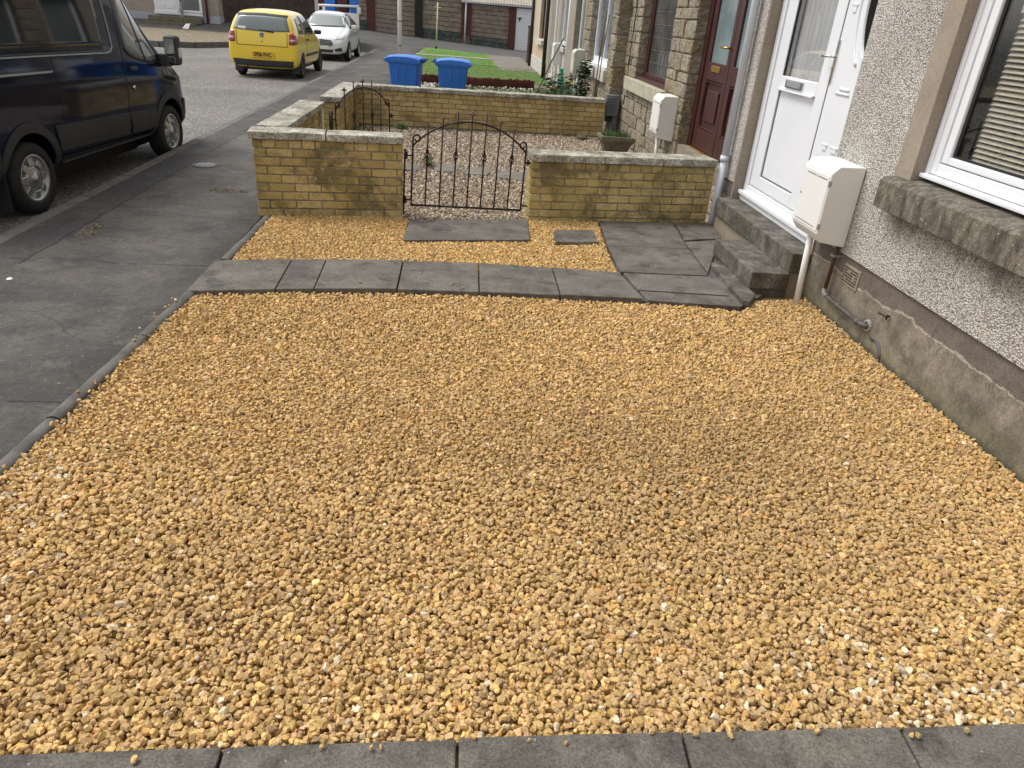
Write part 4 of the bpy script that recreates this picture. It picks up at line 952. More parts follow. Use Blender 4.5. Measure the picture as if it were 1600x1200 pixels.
m = MB(); P4 = [(.15,.13,.0),(.14,.12,.08),(.19,.17,.22),(.24,.215,.30),(.24,.215,.345),(.20,.175,.345),(.19,.165,.30)]
for i,(a,b,z) in enumerate(P4): m.v += [(-a,-b,z),(a,-b,z),(a,b,z),(-a,b,z)]
m.f = [(0,3,2,1)]+[(4*i+j,4*i+(j+1)%4,4*i+4+(j+1)%4,4*i+4+j) for i in range(len(P4)-1) for j in range(4)]+[(24,25,26,27)]
obj('trough', m, 'planter_stone', tr, local=True, bevel=.008, cuts=1, rough=.005, rscale=14)
m = MB()
for i in range(5): m.lathe([(.0,-.02),(.022,-.01),(.018,.012),(.0,.018)], 8, Matrix.Translation((-.1+i*.05,-.165,.18)) @ Matrix.Rotation(R(75),4,'X'))
obj('carved_ornament', m, 'planter_stone', tr, local=True, smooth=True)
def blades(mb, n, cx, cy, rx, ry, z, hmin, hmax, wd=.006, lean=.35):
    for _ in range(n):
        x, y = cx+random.uniform(-rx,rx), cy+random.uniform(-ry,ry); h = random.uniform(hmin,hmax); a = random.uniform(0,6.28); l = random.uniform(0,lean)*h
        dx, dy = math.cos(a)*wd/2, math.sin(a)*wd/2; ox, oy = math.cos(a+1.3)*l, math.sin(a+1.3)*l
        mb.add([(x-dx,y-dy,z),(x+dx,y+dy,z),(x+ox*.45+dx*.7,y+oy*.45+dy*.7,z+h*.6),(x+ox,y+oy,z+h),(x+ox*.45-dx*.7,y+oy*.45-dy*.7,z+h*.6)], [(0,1,2,4),(4,2,3)])
m = MB(); blades(m, 260, 0, 0, .19, .16, .31, .05, .12, .007); obj('grass_tuft', m, 'leaf_green', tr, local=True, fixn=False)
def leafy(mb, n, cx, cy, cz, rx, ry, rz, s, rs):
    for _ in range(n):
        u = Vector((rs.gauss(0,1),rs.gauss(0,1),rs.gauss(0,1))).normalized()*rs.random()**.4
        M = Matrix.Translation((cx+u.x*rx, cy+u.y*ry, cz+u.z*rz)) @ Matrix.Rotation(rs.uniform(0,6.28),4,'Z') @ Matrix.Rotation(rs.uniform(-.9,.9),4,'X')
        k = s*rs.uniform(.6,1.3); mb.add([(-k,0,0),(-k*.3,k*.45,k*.1),(k,0,0),(-k*.3,-k*.45,k*.1)], [(0,1,2,3)], M)
for lab,x,y,r_,h_ in (('small green weed growing in the pale gravel behind the iron gate',-.34,9.28,.08,.12),('small green weed at the foot of the long back brick wall',-.9,12.1,.11,.10)):
    m = MB(); leafy(m, 90, x, y, h_*.45, r_, r_, h_*.5, .028, random.Random(int(x*100))); blades(m, 25, x, y, r_*.4, r_*.4, 0, h_*.6, h_, .006)
    obj('weed', m, 'leaf_green', None, label=lab, cat='weed', fixn=False)
obj('broken_stone', MB().lathe([(.02,0),(.085,.0),(.095,.04),(.07,.075),(.045,.05)], 10, Matrix.Translation((2.05,12.2,0))), 'planter_stone', None, label='pale round broken stone lying against the back brick wall', cat='stone', rough=.02, rscale=12)

XH3 = 2.56
h3 = thing('terraced_house', 'further sandstone house with white window and cream sill, past the back brick wall', 'house', (4.5, 16, 0))
H3 = [(13.4,15.55,1.0,2.6),(16.45,17.8,.30,2.6)]
m = MB(); facade(m, XH3+.012, [12.855,18.94], [-.3,5.5], H3, .16); obj('wall', m, 'stone_mortar', h3, fixn=False); roof(h3, XH3, 12.85, 18.94, 5.5)
rubble(h3, XH3, 13.02, 16.28, 0, 2.6, [(13.4,15.55,.75,2.6)], random.Random(9), .16, .32, .22, .5)
z = 0; rs = random.Random(3); k = 0
while z < 2.5:      # quoins on the near corner
    hq = rs.uniform(.22,.34); L = .36 if k % 2 else .22
    o = link('quoin', STV[rs.randrange(9)], 'sandstone', h3, (XH3+.095-4.5, 12.845+L/2-16, z+hq/2), 0, (.235, L, hq-.012)); z += hq; k += 1
obj('door_margin', MB().box(XH3-.004,2.72,16.29,16.448,-.1,2.6), 'render_grey', h3); obj('door_margin', MB().box(XH3-.004,2.72,17.802,18.9,-.1,2.6), 'render_grey', h3)
obj('stone_sill', MB().box(2.49,2.73,13.3,15.72,.80,.995), 'render_pale', h3, bevel=.01)
w3 = bpy.data.objects.new('window', None); COL.objects.link(w3); w3.parent = h3
sub('frame', MB().box(2.67,2.74,15.43,15.545,1.03,2.6).box(2.67,2.74,13.41,13.5,1.03,2.6).box(2.67,2.74,13.5005,15.4295,1.03,1.13).box(2.67,2.74,14.45,14.51,1.1305,2.6), 'upvc_white', w3); sub('window_cill', MB().box(2.52,2.72,13.41,15.545,.999,1.028), 'upvc_white', w3)
sub('pane', MB().box(2.70,2.705,13.5,15.43,1.13,2.6), 'far_glass', w3)
d3 = bpy.data.objects.new('front_door', None); COL.objects.link(d3); d3.parent = h3
sub('leaf', MB().box(2.68,2.74,16.45,17.8,.30,1.15).box(2.68,2.74,16.45,16.6,1.1505,2.6).box(2.68,2.74,17.65,17.8,1.1505,2.6), 'upvc_white', d3, bevel=.006); sub('pane', MB().box(2.70,2.705,16.6,17.65,1.15,2.6), 'far_glass', d3); sub('letterbox', MB().box(2.672,2.68,17.0,17.3,1.02,1.08), 'steel_grey', d3)
meter_box('grimy pale meter box on a pole beside the cream window sill', 15.86, XH3, .655, 'grimy_enamel', pole_to=.0)
eb = thing('electricity_box', 'grey louvred electricity box on the sandstone corner above the planter', 'meter box', (2.6, 12.7, 0))
obj('body', MB().box(2.47,2.69,12.62,12.80,.34,.665), 'grey_plastic', eb, bevel=.008)
for i in range(6): obj('louvre', MB().box(2.475,2.63,12.602,12.622,.40+i*.042,.418+i*.042), 'grey_plastic', eb, bevel=.004)
obj('cover', MB().box(2.50,2.60,12.68,12.80,.24,.335), 'rubber_black', eb, bevel=.004); obj('conduit', MB().box(2.62,2.70,12.70,12.80,.0,.335), 'grey_plastic', eb)

h4 = thing('terraced_house', 'pale rendered house with grey bands, white pipe and white windows, further along', 'house', (4.5, 21.5, 0))
H4 = [(19.9,21.2,1.05,2.6),(22.3,23.3,.2,2.6)]
m = MB(); facade(m, 2.68, [18.96,23.95], [-.3,5.5], H4, .14); obj('wall', m, 'render_pale', h4, fixn=False); roof(h4, 2.68, 18.96, 23.95, 5.5)
for a,b in ((19.35,19.895),(21.205,21.75),(21.95,22.295),(23.305,23.7)): obj('render_band', MB().box(2.668,2.75,a,b,-.1,2.6), 'render_grey', h4)
w4 = bpy.data.objects.new('window', None); COL.objects.link(w4); w4.parent = h4
sub('frame', MB().box(2.74,2.82,21.08,21.2,1.07,2.6).box(2.74,2.82,19.9,20.0,1.07,2.6).box(2.74,2.82,20.0005,21.0795,1.07,1.17), 'upvc_white', w4); sub('pane', MB().box(2.79,2.795,20.0,21.08,1.17,2.6), 'far_glass', w4); sub('sill', MB().box(2.61,2.80,19.8,21.3,.95,1.05), 'render_pale', w4)
obj('front_door', MB().box(2.76,2.83,22.3,23.3,.2,2.6), 'upvc_white', h4, bevel=.01)
obj('downpipe', MB().tube([(2.60,18.85,-.05),(2.60,18.85,3)], .05, 10), 'pipe_white', None, label='white downpipe between the far sandstone house and the pale rendered house', cat='downpipe', smooth=True)
obj('downpipe', MB().tube([(2.61,19.2,-.05),(2.61,19.2,3)], .026, 8), 'white_enamel', None, label='thin white pipe just beyond the far white downpipe', cat='pipe', smooth=True)
meter_box('farthest white meter box, on the pale rendered house', 20.45, 2.68, .60, 'white_enamel', pole_to=.0)
h5 = thing('terraced_house', 'beige end house with a narrow dark window, farthest in the row', 'house', (4.5, 26.5, 0))
m = MB(); facade(m, 2.69, [23.97,29.2], [-.3,5.5], [(25.3,26.9,1.03,2.6)], .14); obj('wall', m, 'render_beige', h5, fixn=False); roof(h5, 2.69, 23.96, 29.3, 5.5)
obj('plinth', MB().box(2.66,2.75,24.1,29.22,-.2,.42), 'render_pale', h5); obj('stone_sill', MB().box(2.58,2.8,25.1,27.15,.88,1.02), 'render_pale', h5)
obj('window_surround', MB().box(2.675,2.76,26.905,27.3,1.03,2.6), 'render_pale', h5); obj('window_surround', MB().box(2.675,2.76,24.9,25.295,1.03,2.6), 'render_pale', h5)
w5 = bpy.data.objects.new('window', None); COL.objects.link(w5); w5.parent = h5
sub('frame', MB().box(2.77,2.84,26.75,26.9,1.03,2.6), 'mahogany', w5); sub('frame', MB().box(2.77,2.84,25.3,25.42,1.03,2.6), 'mahogany', w5); sub('pane', MB().box(2.80,2.805,25.42,26.75,1.03,2.6), 'leaded_glass', w5)
obj('downpipe', MB().tube([(2.60,23.96,-.05),(2.60,23.96,3)], .06, 8), 'black_timber', None, label='dark downpipe between pale rendered house and beige end house', cat='downpipe', smooth=True)
obj('downpipe', MB().tube([(2.62,29.12,-.05),(2.62,29.12,3)], .055, 8), 'black_timber', None, label='dark downpipe at the far corner of the beige end house', cat='downpipe', smooth=True)
t = thing('timber_gate', 'weathered brown timber gate beyond the beige end house', 'gate', (3.0, 30.6, 0))
for i in range(5): obj('board', MB().box(2.62+i*.13,2.745+i*.13,30.58,30.61,.02,1.28), 'timber_weathered', t)
obj('top_rail', MB().box(2.6,3.28,30.56,30.63,1.28,1.33), 'fence_timber', t)

# ------------------------------------------------------------------ gardens beyond the far wall
def sheet(name, poly, z, mat, label, kind='structure', h=.05): return obj(name, MB().prism(poly, z-h, z), mat, label=label, kind=kind)
sheet('concrete_path', [(1.35,26.2),(2.66,26.2),(2.66,34.4),(1.25,34.4)], .01, 'paving_concrete', 'grey concrete path beside the beige end house', h=.2)
sheet('concrete_path', [(-1.73,20.65),(2.6,20.75),(2.6,21.4),(-1.73,21.4)], .0, 'paving_concrete', 'grey strip path between red log edging and lawn', h=.2)
sheet('concrete_path', [(-1.73,31.1),(1.3,31.15),(1.3,31.75),(-1.73,31.75)], .03, 'render_grey', 'narrow pale path between the two strips of turf', h=.2)
sheet('lawn', [(-1.73,21.4),(2.6,21.4),(2.6,26.2),(1.35,26.2),(1.35,27.6),(-1.73,27.6)], .01, 'lawn_turf', 'rough green lawn beyond the blue bins', h=.2)
sheet('turf_strip', [(-1.73,27.65),(1.33,27.65),(1.3,31.2),(-1.73,31.05)], .02, 'turf', 'near strip of smooth bright turf', h=.2)
sheet('turf_strip', [(-1.7,31.75),(1.3,31.75),(1.24,34.2),(-.9,36.2),(-1.55,36.2)], .035, 'turf', 'far bright turf strip with the clothes pole', h=.3)
m = MB(); blades(m, 9000, .4, 24.4, 2.15, 3.0, .0, .008, .026, .02); m.v = [p for p in m.v]; obj('lawn_grass', m, 'grass_blade', label='uneven grass blades on the lawn beyond the bins', cat='grass', kind='stuff', fixn=False)
m = MB(); blades(m, 3600, -.23, 29.4, 1.48, 1.7, .018, .006, .016, .02); blades(m, 2600, -.15, 33.2, 1.3, 1.3, .03, .006, .016, .02); obj('turf_grass', m, 'artificial_blade', label='short even blades on the bright turf strips', cat='grass', kind='stuff', fixn=False)
lr = thing('log_edging', 'red-brown log roll edging in front of the lawn', 'edging', (.6, 20.3, 0))
lme = to_mesh(MB().lathe([(.034,-.05),(.035,.2),(.03,.215),(.0,.218)], 8), 'log', smooth=True)
for i in range(52):
    u = i/51; link('log', lme, 'log_roll_red', lr, (-1.75+3.12*u, -.35+.35*u+.08*math.sin(u*7), random.uniform(-.02,.012)))
P = np.stack([rng.uniform(-1.6,1.95,700), rng.uniform(18.2,20.0,700)],1); P = P[(rng.random(700) < .35+.5*(np.abs(P[:,1]-19.4) < .5))]
field('white_pebbles', P, np.full(len(P), .01), rng.uniform(.02,.045,len(P)), np.tile([.68,.65,.58],(len(P),1))*rng.uniform(.7,1.1,(len(P),1)), 1, 'white pebbles on the soil in front of the log edging')
m = MB(); blades(m, 2500, .9, 18.6, 1.5, .9, -.01, .04, .12, .014); blades(m, 700, 1.9, 15.8, .5, 2.5, -.01, .05, .16, .014); obj('rough_grass', m, 'grass_blade', label='tufts of rough grass on the soil before the log edging', cat='grass', kind='stuff', fixn=False)
# plants by the far sandstone house
def plant(name, label, x, y, build, mat, stems=None):
    t = thing(name, label, 'plant', (x, y, 0))
    m = MB(); build(m); obj('foliage', m, mat, t, fixn=False)
    if stems: obj('stem', stems, 'stem_brown', t, smooth=True)
    return t
rs = random.Random(21)
t = plant('rose_bush', 'tall dark leafy rose bush in front of the cream sill', 2.3, 14.3, lambda m: (leafy(m, 260, 2.3,14.3,.72,.17,.2,.36,.055,rs), leafy(m, 90, 2.34,14.3,.95,.13,.12,.16,.055,rs), leafy(m, 120, 2.26,14.35,.35,.16,.18,.3,.05,rs)), 'leaf_dark',
          MB().tube([(2.3,14.3,0),(2.28,14.3,.5),(2.32,14.3,1.0)], .014, 6).tube([(2.32,14.32,0),(2.38,14.3,.5),(2.3,14.2,.95)], .011, 6).tube([(2.28,14.28,0),(2.2,14.3,.6),(2.24,14.3,.9)], .01, 6))
m = MB(); blades(m, 420, 2.0, 14.5, .22, .4, 0, .3, .62, .022, .75); 
t = thing('spiky_plant', 'clump of long narrow grey-green leaves behind the back brick wall', 'plant', (2.0, 14.5, 0)); obj('foliage', m, 'leaf_spiky', t, fixn=False)
m = MB(); blades(m, 300, 2.25, 13.6, .22, .35, 0, .28, .56, .02, .7); t = thing('leafy_clump', 'green strappy leaves close to the back brick wall by the rose', 'plant', (2.25, 13.6, 0)); obj('foliage', m, 'leaf_green', t, fixn=False)
rs = random.Random(5); t = thing('flowering_shrub', 'dark shrub with small yellow flowers left of the meter box', 'plant', (2.15, 16.6, 0))
m = MB(); leafy(m, 420, 2.15,16.6,.36,.36,.5,.34,.06,rs); obj('foliage', m, 'leaf_dark', t, fixn=False)
for i in range(9):
    M = Matrix.Translation((2.15+rs.uniform(-.3,.3),16.2+rs.uniform(-.15,.15),rs.uniform(.35,.72))); obj('flower', MB().lathe([(.0,0),(.034,.012),(.028,.024),(.0,.02)], 7, M), 'flower_yellow', t)
for lab,p0,p1,r_ in (('long thin cane leaning up to the right behind the back wall',(1.36,14.2,.3),(1.92,14.6,1.42),.012),('straight cane standing in front of the white window',(2.38,13.5,.0),(2.5,13.7,1.9),.009),('thin cane leaning across the rose bush',(2.33,13.4,.0),(2.6,14.2,1.55),.008),('bent thorny cane rising against the sandstone quoins',(2.36,13.2,.2),(2.52,13.5,1.85),.008)):
    a, b = Vector(p0), Vector(p1); obj('garden_cane', MB().tube([a, a.lerp(b,.33)+Vector((.01,0,.0)), a.lerp(b,.66)+Vector((-.01,0,0)), b], r_, 6), 'stem_brown', None, label=lab, cat='cane', smooth=True)
t = thing('green_bottle', 'upright bright green garden bottle against the white downpipe', 'bottle', (2.42, 18.3, 0)); obj('body', MB().lathe([(.07,.0),(.08,.05),(.08,.42),(.06,.5),(.04,.55),(.04,.62)], 12), 'watering_green', t, local=True, smooth=True); obj('cap', MB().lathe([(.045,.62),(.045,.66),(.0,.67)], 10), 'watering_green', t, local=True)
t = thing('green_ornament', 'small round bright green ornament by the meter box pole', 'ornament', (2.40, 17.0, 0)); obj('ball', MB().lathe([(.03,.16),(.1,.2),(.13,.28),(.1,.36),(.05,.4)], 12), 'watering_green', t, local=True, smooth=True); obj('top', MB().lathe([(.05,.4),(.07,.44),(.05,.49),(.0,.5)], 10), 'watering_green', t, local=True, smooth=True); obj('stand', MB().lathe([(.09,0),(.05,.05),(.03,.165)], 10), 'terracotta', t, local=True)
obj('terracotta_pot', MB().lathe([(.07,0),(.1,.16),(.115,.17),(.115,.2),(.09,.2)], 12, Matrix.Translation((2.28,16.0,0))), 'terracotta', None, label='small terracotta pot at the foot of the meter box pole', cat='pot', smooth=True)

# ------------------------------------------------------------------ wheelie bins, lamp post, clothes pole
def wheelie(label, x, y, ang):
    t = thing('wheelie_bin', label, 'wheelie bin', (x, y, 0), ang, 'blue wheelie bins')
    # local: hinge side at +x, front at -x
    secs = [(-.20,.19,.19,.06),(-.205,.20,.20,.12),(-.235,.225,.225,.62),(-.262,.245,.24,.86),(-.285,.255,.25,.93)]
    m = MB()
    for a,b,hw,z in secs: m.v += [(a,-hw,z),(b,-hw,z),(b,hw,z),(a,hw,z)]
    m.f = [(0,3,2,1)]+[(4*i+j,4*i+(j+1)%4,4*i+4+(j+1)%4,4*i+4+j) for i in range(4) for j in range(4)]+[(16,17,18,19)]
    obj('body', m, 'bin_blue', t, local=True, bevel=.03, seg=3, smooth=True)
    for yv in (-1,1):
        for xx in (-.11,.02): obj('side_rib', MB().box(xx-.012,xx+.012,yv*.233-.012,yv*.233+.012,.66,.86), 'bin_blue', t, local=True, bevel=.006)
    m = MB(); n = 9; Lx = [(-.335,.925),(-.33,.955),(-.28,.985),(-.15,1.005),(.05,1.01),(.2,.995),(.285,.97),(.295,.935)]
    m.grid([[(xx, -.272+.544*j/(n-1), z-.02*abs(2*j/(n-1)-1)**4) for j in range(n)] for xx, z in Lx])
    for yv in (-.272,.272): m.add([(xx,yv,z-.02) for xx,z in Lx]+[(xx,yv,.915) for xx,z in Lx], [(i,i+1,8+i+1,8+i) for i in range(7)])
    m.add([(-.335,-.272,.905),(-.335,.272,.905),(-.335,.272,.926),(-.335,-.272,.926)], [(0,1,2,3)]); m.add([(-.335,-.272,.915),(.295,-.272,.915),(.295,.272,.915),(-.335,.272,.915)], [(0,1,2,3)])
    obj('lid', m, 'bin_blue', t, local=True, smooth=False)
    obj('rim', MB().box(-.31,.285,-.265,.265,.885,.914), 'bin_blue', t, local=True, bevel=.012)
    obj('handle', MB().tube([(.27,-.2,.93),(.335,-.2,.955),(.345,-.14,.955),(.345,.14,.955),(.335,.2,.955),(.27,.2,.93)], .016, 8), 'bin_lid_blue', t, local=True, smooth=True)
    obj('hinge', MB().tube([(.285,-.24,.955),(.285,.24,.955)], .022, 8), 'bin_lid_blue', t, local=True, smooth=True)
    for yv in (-.2,.2): obj('wheel', MB().tube([(.2,yv-.02,.1),(.2,yv+.02,.1)], .1, 16), 'tyre', t, local=True, smooth=False)
    obj('axle', MB().tube([(.2,-.2,.1),(.2,.2,.1)], .012, 6), 'steel_grey', t, local=True)
wheelie('left blue wheelie bin, its hinge side turned to the other bin', -.905, 13.55, R(-8))
wheelie('right blue wheelie bin, its hinge side turned to the other bin', -.105, 13.5, R(180-2))
lp = thing('lamp_post', 'plain pale grey lamp post standing behind the left blue bin', 'lamp post', (-1.80, 24, 0))
obj('base_tube', MB().lathe([(.062,-.1),(.062,1.9),(.055,1.98)], 14), 'lamp_post_paint', lp, local=True, smooth=True); obj('pole', MB().lathe([(.052,1.9),(.04,6.0)], 14), 'lamp_post_paint', lp, local=True, smooth=True)
obj('arm', MB().tube([(0,0,5.9),(-.3,0,6.1),(-.9,0,6.15)], .03, 8), 'lamp_post_paint', lp, local=True, smooth=True); obj('lantern', MB().box(-1.4,-.8,-.12,.12,6.08,6.2), 'lamp_post_paint', lp, local=True, bevel=.03)
for z in (.62,1.28): obj('band', MB().lathe([(.0635,z),(.0635,z+.03)], 14), 'grey_plastic', lp, local=True)
cp = thing('clothes_pole', 'slim pale yellow clothes pole with a short crossbar on the far turf', 'pole', (-1.06, 36.0, .05))
obj('pole', MB().tube([(0,0,0),(.04,0,1.85)], .03, 8), 'clothes_pole', cp, local=True, smooth=True); obj('crossbar', MB().tube([(-.11,0,1.67),(.19,0,1.64)], .018, 6), 'clothes_pole', cp, local=True); obj('socket', MB().lathe([(.05,-.05),(.05,.08)], 8), 'black_timber', cp, local=True)

# ------------------------------------------------------------------ lock-up garages
GY = 42.0
gb = thing('garage_block', 'row of lock-up garages with plank doors across the end of the street', 'garages', (0, GY, 0))
def zb(x): return zroad(x, GY)
def gdoor(x0, x1, z1, green, label):
    d = bpy.data.objects.new('garage_door', None); COL.objects.link(d); d.parent = gb; d['label'] = label
    n = 9; zl, zr = zb(x0), zb(x1); rs = random.Random(int(x0*10))
    for i in range(n):
        a0, a1 = zl+(z1-zl)*i/n, zl+(z1-zl)*(i+1)/n; b0, b1 = zr+(z1-zr)*i/n, zr+(z1-zr)*(i+1)/n
        g = .012; yf = GY+.1+rs.uniform(-.008,.008)
        m = MB().add([(x0,yf,a0+g),(x1,yf,b0+g),(x1,yf,b1-g),(x0,yf,a1-g),(x0,yf+.04,a0+g),(x1,yf+.04,b0+g),(x1,yf+.04,b1-g),(x0,yf+.04,a1-g)], [(0,1,2,3),(4,7,6,5),(0,4,5,1),(3,2,6,7),(0,3,7,4),(1,5,6,2)])
        sub('plank', m, 'garage_plank_green' if i < green else 'garage_plank', d, fixn=True)
    sub('backing', MB().box(x0,x1,GY+.15,GY+.18,min(zl,zr)-.05,z1), 'black_timber', d)
gdoor(-6.95,-4.85,2.3,2,'plank garage door beside the parked cars')
gdoor(-4.43,-2.37,2.3,0,'bare weathered plank garage door behind the lamp post'); gdoor(-1.97,.056,2.2,2,'plank garage door with green lowest boards behind the clothes pole'); gdoor(.567,2.55,1.93,2,'plank garage door with green lowest boards under the corrugated roof')
for a, b, mt in ((-4.84,-4.44,'garage_post_red'),(-7.29,-6.96,'garage_post_red'),(-2.36,-1.98,'black_timber'),(.066,.557,'garage_post_red'),(2.56,2.89,'garage_post_red')): obj('door_post', MB().box(a,b,GY,GY+.3,zb((a+b)/2)-.1,2.4 if a < 0 else 2.0), mt, gb)
obj('splashback', MB().add([(.08,GY-.01,zb(.1)),(.56,GY-.01,zb(.5)),(.50,GY-.01,zb(.5)+.36),(.14,GY-.01,zb(.1)+.36)], [(0,1,2,3)]), 'timber_weathered', gb)
wd = bpy.data.objects.new('garage_door', None); COL.objects.link(wd); wd.parent = gb; wd['label'] = 'clean white ribbed garage door at the right end'
for i in range(15): sub('panel_rib', MB().box(2.92,4.6,GY+.06+.003*(i%2),GY+.1,-.12+i*.138,-.12+i*.138+.132), 'upvc_white', wd)
sub('handle', MB().box(3.02,3.2,GY+.02,GY+.06,1.45,1.5).box(3.08,3.13,GY+.02,GY+.06,1.32,1.449), 'black_timber', wd)
obj('fascia', MB().box(.0,4.8,GY-.02,GY+.3,1.94,2.03), 'fence_timber', gb); obj('fascia', MB().box(-7.3,-.05,GY-.02,GY+.3,2.3,2.5), 'fence_timber', gb)
obj('gutter', MB().tube([(.02,GY-.1,2.05),(4.8,GY-.1,2.02)], .055, 8), 'pipe_white', gb, smooth=True)
obj('rainwater_pipe', MB().tube([(.27,GY-.09,2.05),(.25,GY-.08,zb(.2)-.02)], .045, 8), 'pipe_white', gb, smooth=True)
m = MB(); m.grid([[(0+.03*i, GY-.18+t*4, 2.09+t*1.0+.025*math.sin(i*.03*2*math.pi/.146)) for i in range(165)] for t in (0,.5,1)]); obj('corrugated_roof', m, 'cement_roof', gb, smooth=True, fixn=False)
obj('back_wall', MB().box(-7.3,4.9,GY+.35,GY+5,-.2,1.93), 'render_grey', gb); obj('upper_wall', MB().box(-7.3,-.06,GY+.35,GY+5,1.94,3.4), 'cement_roof', gb)

# ------------------------------------------------------------------ house and fence across the road
AY = 39.0
ha = thing('house', 'pebbledash house with white door and window across the road, top left', 'house', (-14.5, 42, 0))
obj('wall', MB().box(-18.5,-11.42,AY,AY+6,.6,5.4), 'pebbledash_far', ha); obj('plinth', MB().box(-18.52,-11.40,AY-.02,AY+6.02,-.2,.598), 'render_blue_grey', ha)
obj('roof', MB().add([(-18.8,AY-.4,5.4),(-11.1,AY-.4,5.4),(-11.1,AY+6.4,5.4),(-18.8,AY+6.4,5.4),(-18.8,AY+3,7.4),(-11.1,AY+3,7.4)], [(0,3,2,1),(0,1,5,4),(2,3,4,5),(0,4,3),(1,2,5)]), 'roof_tile', ha)
dd = bpy.data.objects.new('front_door', None); COL.objects.link(dd); dd.parent = ha
sub('leaf', MB().box(-14.33,-13.27,AY-.09,AY+.02,.57,2.6), 'upvc_white', dd, bevel=.01)
for a,b in ((-14.15,-13.85),(-13.72,-13.42)): sub('raised_panel', MB().box(a,b,AY-.115,AY-.088,.80,1.0), 'upvc_white', dd, bevel=.02)
ww = bpy.data.objects.new('window', None); COL.objects.link(ww); ww.parent = ha
sub('frame', MB().box(-13.26,-13.17,AY-.09,AY+.02,.70,2.6).box(-12.27,-12.16,AY-.09,AY+.02,.70,2.6).box(-13.1695,-12.2705,AY-.09,AY+.02,.70,.78), 'upvc_white', ww); sub('pane', MB().box(-13.17,-12.27,AY-.05,AY-.04,.78,2.6), 'far_glass', ww); sub('cill', MB().box(-14.35,-12.14,AY-.16,AY-.0905,.56,.68), 'upvc_white', ww)
sp = thing('door_steps', 'two brown stone steps before the white door across the road', 'steps', (-13.5, 38.5, 0)); obj('upper_step', MB().box(-14.55,-12.15,AY-.5,AY-.03,.24,.47), 'planter_stone', sp, bevel=.02); obj('lower_step', MB().box(-14.7,-12.3,AY-.9,AY-.03,-.1,.239), 'planter_stone', sp, bevel=.02)
obj('downpipe', MB().tube([(-11.95,AY-.1,-.1),(-11.95,AY-.1,3)], .06, 8), 'garage_post_red', None, label='dark red downpipe beside the window across the road', cat='downpipe', smooth=True)
t = thing('stone_figure', 'small grey stone figure standing on the steps across the road', 'statue', (-13.02, 38.62, .47)); obj('figure', MB().lathe([(.09,0),(.1,.06),(.06,.12),(.09,.25),(.1,.36),(.05,.44),(.07,.52),(.05,.6),(.0,.63)], 10), 'cement_blob', t, local=True, smooth=True)
sheet('gravel_verge', [(-22,29.2),(-10.3,28.0),(-9.4,28.7),(-8.6,30.4),(-8.2,34),(-8.0,44),(-22,44)], .02, 'verge_gravel', 'gravel verge in front of the house across the road', h=.4)
kb = thing('far_kerb', 'dark kerb edging the gravel verge across the road', None, (-9.5, 29, -.1), kind='structure')
pts = [(-16,28.55),(-13,28.22),(-10.3,27.92),(-9.35,28.6),(-8.52,30.35),(-8.12,34),(-7.95,40)]
for a, b in zip(pts[:-1], pts[1:]):
    a, b = Vector(a), Vector(b); d = b-a; c = (a+b)/2
    link('kerb_stone', to_mesh(MB().box(-.07,.07,-d.length/2,d.length/2,-.1,.16), 'kerb_stone', bevel=.02), 'kerb_concrete', kb, (c.x+9.5, c.y-29, 0), -math.atan2(d.x,d.y))
obj('paper_scrap', MB().add([(-12.75,37.6,.05),(-12.45,37.55,.05),(-12.4,37.75,.28),(-12.65,37.85,.24)], [(0,1,2,3)]), 'litter_white', None, label='white scrap of paper lying on the gravel verge by the steps', cat='litter')
obj('terracotta_planter', MB().box(-12.05,-11.3,38.55,38.75,.0,.13), 'terracotta', None, label='low terracotta trough at the foot of the red downpipe', cat='planter', bevel=.02)
fn = thing('board_fence', 'tall dark brown vertical board fence behind the parked cars', 'fence', (-9, 41, 0))
A, B = Vector((-11.3,39.6)), Vector((-7.3,42.1)); d = (B-A); L = d.length; d.normalize()
fm = to_mesh(MB().box(-.062,.062,-.012,.012,0,2.4), 'board')
for i in range(int(L/.135)):
    p = A+d*(i*.135); link('board', fm, 'fence_timber', fn, (p.x+9, p.y-41, zroad(p.x,p.y)*.2+random.uniform(-.03,.03)), math.atan2(d.y,d.x)+random.uniform(-.03,.03))
for z in (.5,1.9):
    obj('rail', MB().add([(A.x,A.y+.03,z),(B.x,B.y+.03,z),(B.x,B.y+.08,z),(A.x,A.y+.08,z),(A.x,A.y+.03,z+.09),(B.x,B.y+.03,z+.09),(B.x,B.y+.08,z+.09),(A.x,A.y+.08,z+.09)], [(0,1,2,3),(4,7,6,5),(0,4,5,1),(2,6,7,3)]), 'fence_timber', fn)
